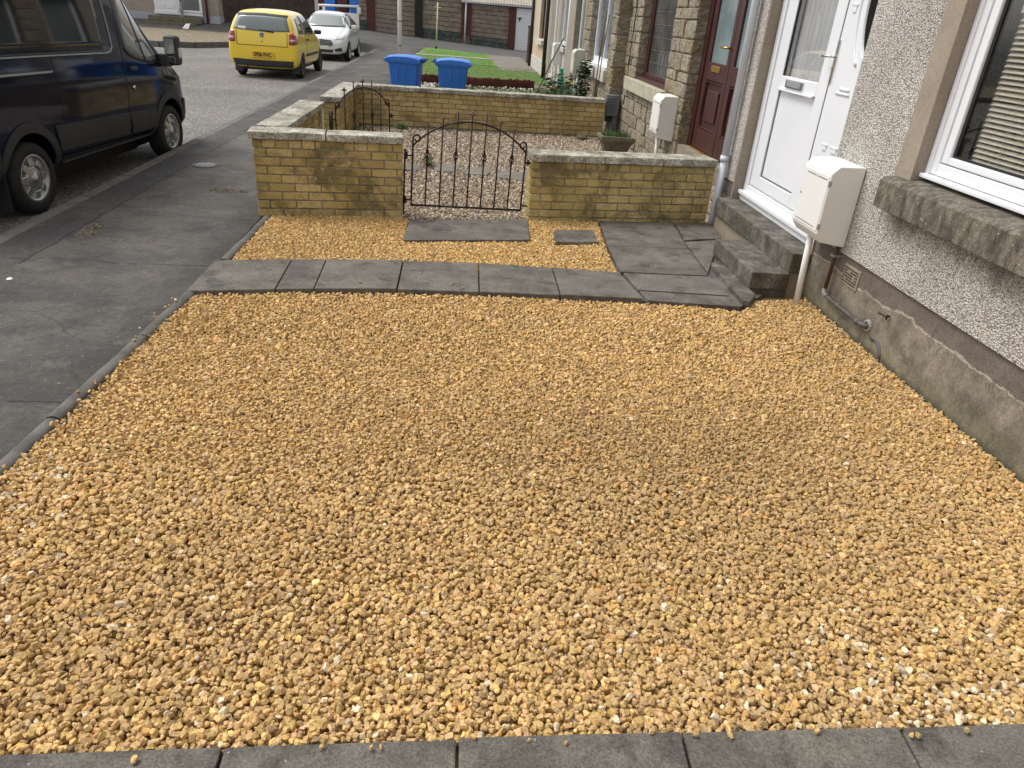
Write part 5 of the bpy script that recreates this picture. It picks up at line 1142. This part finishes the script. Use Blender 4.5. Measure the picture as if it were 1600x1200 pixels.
# ------------------------------------------------------------------ vehicles
def section(y, zl, zb, zt, wl, wb, wt, bulge=.012):
    zm = (zl+zb)/2
    return [(0,y,zl),(wl*.86,y,zl),(wl,y,zl+.09),(max(wl,wb)+bulge,y,zm),(wb,y,zb-.06*(zt-zl)),(wb*.985,y,zb),(wb+(wt-wb)*.5,y,zb+(zt-zb)*.5),(wt,y,zt-.09*(zt-zl)),(wt*.9,y,zt-.03*(zt-zl)),(wt*.55,y,zt),(0,y,zt+.004)]
def loft(stations, arches, name, ar=.36, depth=.30):
    S = [section(*s) for s in stations]; m = MB(); n = len(S[0])
    ring = [s+[(-p[0],p[1],p[2]) for p in s[-2:0:-1]] for s in S]; k = len(ring[0])
    m.v = [p for r in ring for p in r]
    m.f = [(i*k+j,i*k+(j+1)%k,(i+1)*k+(j+1)%k,(i+1)*k+j) for i in range(len(S)-1) for j in range(k)]+[tuple(range(k)),tuple((len(S)-1)*k+j for j in range(k))[::-1]]
    me = to_mesh(m, name, smooth=True); o = bpy.data.objects.new('tmp', me); COL.objects.link(o); tmp = [o]
    md = o.modifiers.new('s', 'SUBSURF'); md.levels = 2; md.render_levels = 2
    for y, z in arches:
        for sx in (-1,1):
            wmax = max(s[4] for s in stations); c = bpy.data.objects.new('cut', to_mesh(MB().tube([(sx*(wmax-depth),y,z),(sx*(wmax+.3),y,z)], ar, 28), 'cut')); COL.objects.link(c); tmp.append(c)
            b = o.modifiers.new('b', 'BOOLEAN'); b.operation = 'DIFFERENCE'; b.object = c; b.solver = 'EXACT'
    bpy.context.view_layer.update()
    dg = bpy.context.evaluated_depsgraph_get(); out = bpy.data.meshes.new_from_object(o.evaluated_get(dg)); out.name = name
    for t in tmp: bpy.data.objects.remove(t, do_unlink=True)
    out.materials.clear()
    bm = bmesh.new(); bm.from_mesh(out); bvh = BVHTree.FromBMesh(bm); 
    for f in bm.faces: f.smooth = True
    for e in bm.edges:
        if len(e.link_faces) == 2 and e.calc_face_angle(0) > .7: e.smooth = False
    bm.to_mesh(out); bm.free()
    return out, bvh
def resamp(pl, n):
    pl = [Vector(p) for p in pl]; d = [0]
    for a, b in zip(pl[:-1], pl[1:]): d.append(d[-1]+(b-a).length)
    out = []
    for i in range(n):
        t = d[-1]*i/(n-1); j = max(q for q in range(len(d)) if d[q] <= t+1e-9); j = min(j, len(pl)-2)
        out.append(pl[j].lerp(pl[j+1], (t-d[j])/max(1e-9, d[j+1]-d[j])))
    return out
def drape(bvh, axis, sgn, top, bot, off=.004, cols=12, rows=6, skirt=.012):
    T, B = resamp(top, cols), resamp(bot, cols); m = MB(); G = []
    for r in range(rows):
        row = []
        for c in range(cols):
            p = T[c].lerp(B[c], r/(rows-1))
            if axis == 'x': o, d = Vector((sgn*3,p[0],p[1])), Vector((-sgn,0,0))
            else: o, d = Vector((p[0],sgn*6,p[1])), Vector((0,-sgn,0))
            h = bvh.ray_cast(o, d)
            if h[0] is None: q = bvh.find_nearest(o+d*(2.2 if axis == 'x' else 4.2)); pt, nn = q[0], q[1]
            else: pt, nn = h[0], h[1]
            if nn.dot(d) > 0: nn = -nn
            row.append((pt+nn*off, pt-nn*skirt))
        G.append(row)
    m.grid([[q[0] for q in row] for row in G])
    edge = [(0,c) for c in range(cols)]+[(r,cols-1) for r in range(1,rows)]+[(rows-1,c) for c in range(cols-2,-1,-1)]+[(r,0) for r in range(rows-2,0,-1)]
    k = len(m.v); m.v += [G[r][c][1] for r,c in edge]; E = len(edge)
    m.f += [(edge[i][0]*cols+edge[i][1], edge[(i+1)%E][0]*cols+edge[(i+1)%E][1], k+(i+1)%E, k+i) for i in range(E)]
    return m
def wheel(root, x, y, r, w, sx, spokes, rimr, mat='wheel_silver', cap=False):
    o = bpy.data.objects.new('wheel', None); COL.objects.link(o); o.parent = root; o.location = (x, y, r); o.rotation_euler = (0, 0, 0 if sx > 0 else math.pi)
    A = Matrix.Rotation(R(90), 4, 'Y')      # lathe axis -> +x, outer face at +x
    def lp(nm, m, mt, sm=True): return link(nm, to_mesh(m, nm, smooth=sm), mt, o)
    hw = w/2; prof = [(rimr-.01,-hw*.9),(rimr+.02,-hw),(r-.03,-hw),(r-.006,-hw*.8),(r,-hw*.4),(r,hw*.4),(r-.006,hw*.8),(r-.03,hw),(rimr+.02,hw),(rimr,hw*.9),(rimr-.01,hw*.6)]
    lp('tyre', MB().lathe(prof, 32, A), 'tyre')
    lp('hub_back', MB().lathe([(.02,hw*.25),(rimr-.005,hw*.3),(rimr-.005,hw*.2)], 24, A), 'rubber_black')
    lp('rim', MB().lathe([(rimr-.025,hw*.72),(rimr-.02,hw*.86),(rimr+.002,hw*.92),(rimr+.002,hw*.6)], 32, A), mat)
    for i in range(spokes):
        a = 2*math.pi*i/spokes; 
        if cap: pr = [(.11,-.036),(rimr-.045,-.030),(rimr-.012,-.020),(rimr-.012,.020),(rimr-.045,.030),(.11,.036)]
        else: pr = [(.03,-.022),(rimr-.02,-.03),(rimr-.02,.03),(.03,.022)]
        n = len(pr); f0, f1 = hw*.55, hw*.86
        vs = [(f0 if cap is False else f0+.012*(1-u/rimr)*3, u*math.cos(a)-v*math.sin(a), u*math.sin(a)+v*math.cos(a)) for u,v in pr]; vs2 = [(q[0]+.016, q[1], q[2]) for q in vs]
        m = MB().add(vs+vs2, [tuple(range(n)),tuple(range(n,2*n))[::-1]]+[(j,(j+1)%n,n+(j+1)%n,n+j) for j in range(n)])
        link('spoke', to_mesh(m, 'spoke', bevel=.004, seg=1), mat, o)
    lp('hub_cap', MB().lathe([(.125,hw*.45),(.122,hw*.70),(.08,hw*.82),(.032,hw*.87),(.03,hw*.96),(.0,hw*.97)] if cap else [(.05,hw*.55),(.045,hw*.86),(.03,hw*.92),(.0,hw*.93)], 20, A), mat)
    return o
def vpart(nm, m, mat, root, **kw): return obj(nm, m, mat, root, local=True, **kw)

# --- dark blue panel van
a = R(4.266); rd = Vector((math.cos(a), -math.sin(a), 0)); p0 = Vector((-3.74, 6.785, -.13)) - rd*.955
van = thing('parked_van', 'dark navy panel van parked at the kerb, cut off by the left edge', 'van', p0, -a)
W_ = .965
st = [(-.98,.45,1.15,1.95,.80,.84,.70),(-.96,.34,1.2,2.15,.92,.94,.78),(-.85,.30,1.25,2.30,.95,W_,.83),(0,.29,1.26,2.34,.955,W_,.85),(1.0,.29,1.27,2.34,.955,W_,.85),(1.75,.29,1.26,2.32,.955,W_,.85),(2.0,.29,1.24,2.22,.955,W_,.84),
      (2.3,.29,1.20,1.95,.955,W_,.82),(2.6,.29,1.16,1.62,.955,W_,.82),(2.85,.29,1.10,1.34,.955,W_,.83),(3.05,.29,1.02,1.17,.95,.955,.84),(3.25,.28,.96,1.09,.93,.93,.80),(3.45,.26,.90,1.00,.86,.87,.70),(3.6,.26,.80,.90,.74,.76,.58),(3.68,.30,.66,.74,.60,.62,.45)]
me, bv = loft(st, [(0,.31),(2.823,.31)], 'body', .385, .34)
link('body', me, 'van_paint', van)
for sx in (1,-1):
    for y0, nm in ((0,'rear'),(2.823,'front')):
        an = [R(-14+208*i/24) if y0 == 0 else R(-12+204*i/24) for i in range(25)]
        m = drape(bv, 'x', sx, [(y0-.46*math.cos(t), .31+.475*math.sin(t)) for t in an], [(y0-.388*math.cos(t), .31+.39*math.sin(t)) for t in an], .014, 25, 3); vpart('arch_cladding', m, 'black_cladding', van, smooth=False)
    for (x0,z0,x1,z1,zz0,zz1) in ((.40,.705,1.785,.66,.475,.44),(1.80,.659,2.42,.63,.44,.435)):
        vpart('rub_strip', drape(bv, 'x', sx, [(x0,z0),(x1,z1)], [(x0+.05,zz0),(x1,zz1)], .016, 12, 4), 'black_cladding', van)
    vpart('rub_strip', drape(bv, 'x', sx, [(-.95,.70),(-.44,.70)], [(-.95,.46),(-.42,.46)], .016, 6, 4), 'black_cladding', van)
    vpart('sill_skirt', drape(bv, 'x', sx, [(.36,.365),(2.44,.345)], [(.38,.31),(2.44,.295)], .02, 12, 3), 'black_cladding', van)
    vpart('bumper_corner', drape(bv, 'x', sx, [(3.28,.66),(3.45,.62),(3.56,.56)], [(3.22,.33),(3.45,.32),(3.56,.34)], .016, 6, 5), 'black_cladding', van)
    pan = [(-.90,1.75),(.2,1.76),(1.60,1.74),(1.685,1.70)]; 
    vpart('side_glass', drape(bv, 'x', sx, [(-.85,2.0),(.3,2.0),(1.66,1.98)], [(-.85,1.325),(.3,1.305),(1.66,1.275)], .004, 16, 8, .004), 'car_glass', van, smooth=True)  # pressed body recess, laid as dark glass for its clear reflection
    vpart('glass_trim', drape(bv, 'x', sx, [(-.87,1.318),(.3,1.298),(1.60,1.27),(1.672,1.285),(1.70,1.33),(1.70,1.98)], [(-.87,1.306),(.3,1.286),(1.60,1.256),(1.69,1.272),(1.718,1.32),(1.712,1.98)], .008, 40, 2, .004), 'steel_grey', van)  # pale strip put in for the highlight on the pressed panel edge
    vpart('door_rail', drape(bv, 'x', sx, [(-.9,1.195),(.56,1.163)], [(-.9,1.175),(.52,1.148)], .012, 12, 2), 'steel_grey', van)  # light strip for the crease highlight, shaped as a sliding-door rail
    vpart('door_seam', drape(bv, 'x', sx, [(1.945,1.9),(1.90,1.45),(1.862,1.2),(1.855,.95),(1.795,.55),(1.765,.37)], [(1.953,1.9),(1.908,1.45),(1.870,1.2),(1.863,.95),(1.803,.55),(1.773,.37)], .0025, 20, 2, .0), 'rubber_black', van)
    vpart('door_seam', drape(bv, 'x', sx, [(.585,1.9),(.585,1.2),(.57,.5)], [(.591,1.9),(.591,1.2),(.576,.5)], .0025, 12, 2, .0), 'rubber_black', van)
    vpart('door_seam', drape(bv, 'x', sx, [(2.78,1.05),(2.70,.8),(2.52,.60)], [(2.788,1.05),(2.708,.8),(2.528,.60)], .0025, 12, 2, .0), 'rubber_black', van)
    vpart('door_window', drape(bv, 'x', sx, [(2.0,1.86),(2.12,1.86),(2.20,1.86),(2.32,1.72),(2.50,1.44),(2.64,1.20)], [(1.97,1.30),(2.02,1.245),(2.18,1.185),(2.34,1.155),(2.52,1.14),(2.66,1.14)], .005, 14, 8, .004), 'car_glass_pale', van, smooth=True)
    vpart('window_divider', drape(bv, 'x', sx, [(2.205,1.84),(2.36,1.15)], [(2.235,1.84),(2.385,1.15)], .009, 8, 2), 'rubber_black', van)
    vpart('window_seal', drape(bv, 'x', sx, [(1.95,1.30),(2.02,1.238),(2.18,1.178),(2.34,1.148),(2.52,1.132),(2.68,1.132)], [(1.945,1.275),(2.02,1.215),(2.18,1.158),(2.34,1.13),(2.52,1.115),(2.69,1.115)], .007, 20, 2), 'rubber_black', van)
    vpart('pillar_trim', drape(bv, 'x', sx, [(2.24,1.86),(2.36,1.72),(2.55,1.44),(2.70,1.20)], [(2.30,1.86),(2.42,1.72),(2.62,1.44),(2.86,1.12)], .006, 14, 3), 'black_cladding', van)
    m = MB().box(.90 if sx > 0 else -1.0, 1.0 if sx > 0 else -.90, 1.97, 2.10, 1.065, 1.105); vpart('door_handle', m, 'black_cladding', van, bevel=.015)
    vpart('door_lock', MB().tube([(sx*.955,1.99,.895),(sx*.985,1.99,.895)], .022, 10), 'chrome', van, smooth=True)
    mr = vpart('mirror', MB().box(sx*1.0 if sx > 0 else -1.155, 1.155 if sx > 0 else -1.0, 2.78, 2.93, 1.075, 1.40), 'black_cladding', van, bevel=.045, seg=3, smooth=False)
    vpart('mirror_arm', MB().box(min(sx*.90,sx*1.05), max(sx*.90,sx*1.05), 2.76, 2.90, 1.06, 1.20), 'black_cladding', van, bevel=.02)
    vpart('mirror_glass', MB().box(min(sx*1.02,sx*1.128), max(sx*1.02,sx*1.128), 2.772, 2.781, 1.20, 1.365), 'mirror_glass', mr, bevel=.004); vpart('mirror_glass', MB().box(min(sx*1.02,sx*1.128), max(sx*1.02,sx*1.128), 2.772, 2.781, 1.10, 1.175), 'mirror_glass', mr, bevel=.004)
    vpart('indicator', MB().box(min(sx*1.14,sx*1.168), max(sx*1.14,sx*1.168), 2.82, 2.9, 1.16, 1.27), 'lamp_clear', mr, bevel=.01)
    wheel(van, sx*.855, 0, .31, .20, sx, 8, .205, cap=True); wheel(van, sx*.855, 2.823, .31, .20, sx, 8, .205, cap=True)
    vpart('mud_flap', MB().box(min(sx*.75,sx*.95), max(sx*.75,sx*.95), -.42, -.40, .10, .42), 'rubber_black', van)
vpart('underbody', MB().box(-.66,.66,-.35+.75,2.45,.15,.40), 'rubber_black', van); vpart('rear_axle', MB().box(-.7,.7,-.9,.4,.16,.40), 'rubber_black', van); vpart('engine_tray', MB().box(-.66,.66,2.46,3.4,.17,.40), 'rubber_black', van)
vpart('windscreen', drape(bv, 'y', 1, [(-.70,1.95),(0,1.98),(.70,1.95)], [(-.78,1.22),(0,1.24),(.78,1.22)], .004, 12, 8), 'car_glass', van, smooth=True)
vpart('grille', drape(bv, 'y', 1, [(-.42,.80),(.42,.80)], [(-.42,.58),(.42,.58)], .008, 10, 4), 'black_cladding', van)
for sx in (1,-1): vpart('headlight', drape(bv, 'y', 1, [(sx*.5,.86),(sx*.72,.90)], [(sx*.5,.70),(sx*.72,.74)], .008, 6, 4), 'lamp_clear', van)

# --- yellow hatchback seen from behind
car = thing('parked_car', 'yellow three-door hatchback parked with its rear towards the camera', 'car', (-4.83, 21.75, -.13), R(-.5))
st = [(-1.94,.44,.66,.74,.66,.70,.62),(-1.915,.32,.74,1.0,.79,.81,.74),(-1.87,.25,.86,1.16,.815,.825,.72),(-1.76,.22,.96,1.40,.82,.825,.68),(-1.60,.22,.98,1.515,.82,.825,.665),(-1.3,.22,.98,1.545,.82,.825,.655),(-.6,.22,.96,1.56,.82,.825,.65),(.2,.22,.94,1.53,.82,.82,.64),
      (.55,.22,.93,1.40,.82,.82,.64),(.95,.22,.91,1.12,.82,.81,.66),(1.2,.22,.88,1.0,.81,.80,.64),(1.6,.24,.78,.88,.78,.77,.6),(1.84,.28,.64,.72,.68,.67,.5),(1.92,.36,.54,.6,.52,.54,.4)]
me, bv = loft(st, [(-1.22,.285),(1.245,.285)], 'body', .335, .28); link('body', me, 'yellow_paint', car)
vpart('rear_window', drape(bv, 'y', -1, [(-.585,1.405),(0,1.43),(.585,1.405)], [(-.675,1.09),(0,1.06),(.675,1.09)], .006, 14, 8), 'car_glass_pale', car, smooth=True)
vpart('window_seal', drape(bv, 'y', -1, [(-.60,1.44),(0,1.465),(.60,1.44)], [(-.60,1.398),(0,1.42),(.60,1.398)], .009, 14, 3), 'rubber_black', car)
vpart('window_sticker', drape(bv, 'y', -1, [(-.56,1.165),(-.38,1.155)], [(-.565,1.11),(-.38,1.10)], .009, 4, 2), 'plate_white', car)
vpart('wiper', drape(bv, 'y', -1, [(-.05,1.10),(.28,1.075)], [(-.05,1.075),(.30,1.045)], .016, 6, 2), 'rubber_black', car)
for sx in (1,-1):
    vpart('tail_light', drape(bv, 'y', -1, [(sx*.655,1.05),(sx*.73,1.055),(sx*.79,1.03)], [(sx*.645,.815),(sx*.73,.80),(sx*.81,.82)], .014, 8, 8), 'lamp_red', car, smooth=True)
    vpart('tail_light', drape(bv, 'x', sx, [(-1.86,1.03),(-1.70,1.0)], [(-1.88,.82),(-1.76,.83)], .01, 5, 5), 'lamp_red', car, smooth=True)
    vpart('reverse_lamp', drape(bv, 'y', -1, [(sx*.675,.925),(sx*.78,.925)], [(sx*.675,.885),(sx*.785,.885)], .018, 4, 3), 'lamp_clear', car)
    vpart('rear_side_window', drape(bv, 'x', sx, [(-1.35,1.36),(-.85,1.43)], [(-1.42,1.04),(-.72,1.02)], .006, 8, 6), 'car_glass', car, smooth=True)
    vpart('door_window', drape(bv, 'x', sx, [(-.78,1.435),(-.1,1.45),(.35,1.40)], [(-.64,1.015),(.2,1.0),(.80,.99)], .006, 10, 6), 'car_glass', car, smooth=True)
    vpart('side_moulding', drape(bv, 'x', sx, [(-.80,.56),(.80,.55)], [(-.80,.50),(.80,.49)], .012, 10, 3), 'black_cladding', car)
    vpart('door_seam', drape(bv, 'x', sx, [(-.70,1.0),(-.74,.6),(-.66,.30)], [(-.690,1.0),(-.730,.6),(-.650,.30)], .003, 10, 2, .0), 'rubber_black', car)
    vpart('door_handle', MB().box(min(sx*.80,sx*.86), max(sx*.80,sx*.86), -.60, -.44, .865, .905), 'black_cladding', car, bevel=.012)
    vpart('wing_mirror', MB().box(min(sx*.80,sx*1.0), max(sx*.80,sx*1.0), .50, .62, .985, 1.10), 'black_cladding', car, bevel=.055, seg=3)
    vpart('mud_flap', MB().box(min(sx*.60,sx*.80), max(sx*.60,sx*.80), -1.60, -1.58, .12, .34), 'black_cladding', car)
    wheel(car, sx*.735, -1.22, .285, .175, sx, 9, .19, 'black_cladding'); wheel(car, sx*.735, 1.245, .285, .175, sx, 9, .19, 'black_cladding')
vpart('lower_bumper', drape(bv, 'y', -1, [(-.74,.435),(0,.42),(.74,.435)], [(-.70,.285),(0,.27),(.70,.285)], .012, 16, 4), 'black_cladding', car)
vpart('tailgate_seam', drape(bv, 'y', -1, [(-.60,.755),(.60,.755)], [(-.60,.743),(.60,.743)], .004, 12, 2, .0), 'rubber_black', car)
for sx in (1,-1): vpart('tailgate_seam', drape(bv, 'y', -1, [(sx*.60,1.06),(sx*.60,.75)], [(sx*.612,1.06),(sx*.612,.75)], .004, 8, 2, .0), 'rubber_black', car)
vpart('keyhole', MB().tube([(0,-1.93,.83),(0,-1.86,.83)], .026, 10), 'black_cladding', car)
vpart('plate_recess', drape(bv, 'y', -1, [(-.36,.645),(.36,.645)], [(-.42,.475),(.42,.475)], .004, 10, 4, .0), 'yellow_paint', car)
npl = vpart('number_plate', MB().box(-.265,.265,-1.985,-1.962,.475,.62), 'plate_yellow', car, bevel=.004)
tm = text_mesh('SP06 FHC', .105, off=.0016); tm.materials.clear(); t = link('plate_lettering', tm, 'ink_black', npl, (0,-1.992,.547)); t.rotation_euler = (R(90),0,0); t.scale = (1,1.3,1); t['kind'] = 'stuff'
bd = vpart('badge', MB().lathe([(.062,0),(.062,.012),(.05,.014),(.05,.004)], 20, Matrix.Translation((0,-1.905,.985)) @ Matrix.Rotation(R(80),4,'X')), 'chrome', car, smooth=True)
for dz, s_ in ((.022,.05),(-.016,.055)):
    tm = text_mesh('V' if dz > 0 else 'W', s_); tm.materials.clear(); t = link('badge_letter', tm, 'chrome', bd, (0,-1.925,.985+dz)); t.rotation_euler = (R(82),0,0)
vpart('badge_disc', MB().lathe([(.05,0),(.05,.006)], 16, Matrix.Translation((0,-1.907,.985)) @ Matrix.Rotation(R(80),4,'X')), 'rubber_black', bd)
tm = text_mesh('Fox', .05); tm.materials.clear(); t = link('model_lettering', tm, 'chrome', car, (-.55,-1.905,.97)); t.rotation_euler = (R(84),0,0)
vpart('exhaust', MB().tube([(-.42,-1.86,.24),(-.42,-1.6,.25)], .028, 10), 'rubber_black', car); vpart('underbody', MB().box(-.62,.62,-1.6,1.6,.17,.30), 'rubber_black', car)
vpart('windscreen', drape(bv, 'y', 1, [(-.50,1.40),(.50,1.40)], [(-.62,1.03),(.62,1.03)], .006, 10, 6), 'car_glass', car, smooth=True)

# --- silver hatchback facing the camera
def hatch(label, loc, rz, paint, mats):
    car = thing('parked_car', label, 'car', loc, rz)
    st = [(-1.97,.42,.62,.72,.60,.64,.5),(-1.92,.30,.76,.98,.76,.79,.64),(-1.75,.22,.93,1.30,.82,.83,.57),(-1.3,.20,.97,1.44,.84,.85,.56),(-.5,.2,.96,1.50,.84,.86,.57),(.1,.2,.94,1.47,.84,.86,.57),(.45,.2,.93,1.34,.84,.86,.60),(.9,.2,.93,1.08,.84,.85,.66),
          (1.15,.2,.89,1.0,.83,.84,.68),(1.5,.2,.82,.91,.81,.82,.66),(1.75,.2,.72,.82,.76,.77,.60),(1.92,.2,.60,.70,.66,.67,.52),(1.99,.26,.50,.58,.55,.57,.44)]
    me, bv = loft(st, [(-1.23,.30),(1.26,.30)], 'body', .345, .28); link('body', me, paint, car)
    vpart('windscreen', drape(bv, 'y', 1, [(-.53,1.385),(0,1.41),(.53,1.385)], [(-.69,1.03),(0,1.01),(.69,1.03)], .006, 14, 8), 'car_glass_pale', car, smooth=True)
    vpart('grille', drape(bv, 'y', 1, [(-.34,.64),(0,.66),(.34,.64)], [(-.40,.50),(-.25,.44),(0,.435),(.25,.44),(.40,.50)], .008, 16, 6), 'black_cladding', car)
    for z in (.48,.52,.56,.60): vpart('grille_bar', drape(bv, 'y', 1, [(-.34,z+.006),(.34,z+.006)], [(-.34,z-.004),(.34,z-.004)], .014, 12, 2), 'steel_grey', car)
    vpart('lower_intake', drape(bv, 'y', 1, [(-.42,.36),(.42,.36)], [(-.36,.27),(.36,.27)], .008, 12, 4), 'black_cladding', car)
    vpart('number_plate', MB().box(-.26,.26,1.985,2.0,.365,.475), 'plate_white', car)
    for sx in (1,-1):
        vpart('headlight', drape(bv, 'y', 1, [(sx*.46,.745),(sx*.60,.79),(sx*.74,.82)], [(sx*.44,.665),(sx*.60,.67),(sx*.76,.72)], .010, 10, 5), 'lamp_clear', car, smooth=True)
        vpart('fog_recess', drape(bv, 'y', 1, [(sx*.44,.38),(sx*.66,.44)], [(sx*.46,.30),(sx*.68,.33)], .008, 6, 4), 'black_cladding', car)
        vpart('door_window', drape(bv, 'x', sx, [(-.42,1.41),(.10,1.41),(.36,1.33)], [(-.42,1.0),(.2,.99),(.72,.98)], .006, 10, 6), 'car_glass', car, smooth=True)
        vpart('rear_side_window', drape(bv, 'x', sx, [(-1.25,1.33),(-.48,1.405)], [(-1.36,1.06),(-.48,1.0)], .006, 8, 6), 'car_glass', car, smooth=True)
        vpart('door_seam', drape(bv, 'x', sx, [(-.45,1.0),(-.47,.32)], [(-.44,1.0),(-.46,.32)], .003, 8, 2, .0), 'rubber_black', car)
        vpart('door_handle', MB().box(min(sx*.83,sx*.88), max(sx*.83,sx*.88), -.36, -.2, .86, .90), paint, car, bevel=.01)
        vpart('wing_mirror', MB().box(min(sx*.84,sx*1.03), max(sx*.84,sx*1.03), .55, .67, .97, 1.11), paint, car, bevel=.04, seg=2)
        for yy_ in (-1.23,1.26): wheel(car, sx*.765, yy_, .30, .185, sx, 8, .205)
    vpart('aerial', MB().tube([(0,.1,1.49),(0,0,1.62)], .006, 6), 'rubber_black', car); vpart('underbody', MB().box(-.64,.64,-1.6,1.7,.15,.28), 'rubber_black', car)
    vpart('wiper', drape(bv, 'y', 1, [(-.45,1.055),(.45,1.03)], [(-.45,1.035),(.45,1.01)], .014, 8, 2), 'rubber_black', car)
    return car
hatch('silver five-door hatchback parked facing the camera behind the yellow car', (-4.62, 28.75, -.13), R(180), 'silver_paint', None)

# --- white flatbed behind, carrying blue and red tubs
trk = thing('white_flatbed', 'small white flatbed truck half hidden behind the silver car', 'truck', (-5.12, 34.6, -.13), R(7))
vpart('bed', MB().box(-.80,.80,-1.6,1.5,.70,.86), 'white_paint', trk, bevel=.03); vpart('side_board', MB().box(.75,.80,-1.6,1.5,.86,1.40), 'white_paint', trk, bevel=.015); vpart('side_board', MB().box(-.80,-.75,-1.6,1.5,.86,1.40), 'white_paint', trk, bevel=.015)
vpart('tailboard', MB().box(-.80,.80,-1.66,-1.61,.80,1.40), 'white_paint', trk, bevel=.015); vpart('cab', MB().box(-.78,.78,1.55,3.0,.45,1.6), 'white_paint', trk, bevel=.12, seg=3); vpart('tail_lamp', MB().box(.60,.76,-1.69,-1.66,.72,.84), 'lamp_red', trk)
vpart('load_frame', MB().tube([(-.78,-1.6,1.38),(-.78,-1.6,1.60),(.80,-1.6,1.66),(.84,-1.6,1.38)], .045, 8), 'white_paint', trk, smooth=True); vpart('corner_guard', MB().box(.72,.88,-1.66,-1.5,1.40,1.62), 'white_paint', trk, bevel=.03)
for sx in (1,-1):
    for y in (-.8,2.2): wheel(trk, sx*.68, y, .33, .2, sx, 6, .2)
for lab,x0,x1,mt,zt in (('left blue tub on the white flatbed',-.52,-.07,'bin_blue',2.3),('red tub between the blue ones on the white flatbed',-.02,.41,'garage_post_red',2.35),('right blue tub on the white flatbed',.48,.80,'bin_blue',2.32)):
    b = thing('storage_tub', lab, 'tub', (-5.0+(x0+x1)/2, 33.6, .73)); hw = (x1-x0)/2
    m = MB(); 
    for k,z in ((.86,0),(1,zt-.93)): m.v += [(-hw*k,-.4*k,z),(hw*k,-.4*k,z),(hw*k,.4*k,z),(-hw*k,.4*k,z)]
    m.f = [(0,3,2,1),(4,5,6,7)]+[(j,(j+1)%4,4+(j+1)%4,4+j) for j in range(4)]
    vpart('tub', m, mt, b, bevel=.03); vpart('rim', MB().box(-hw-.02,hw+.02,-.42,.42,zt-.95,zt-.91), mt, b, bevel=.01)
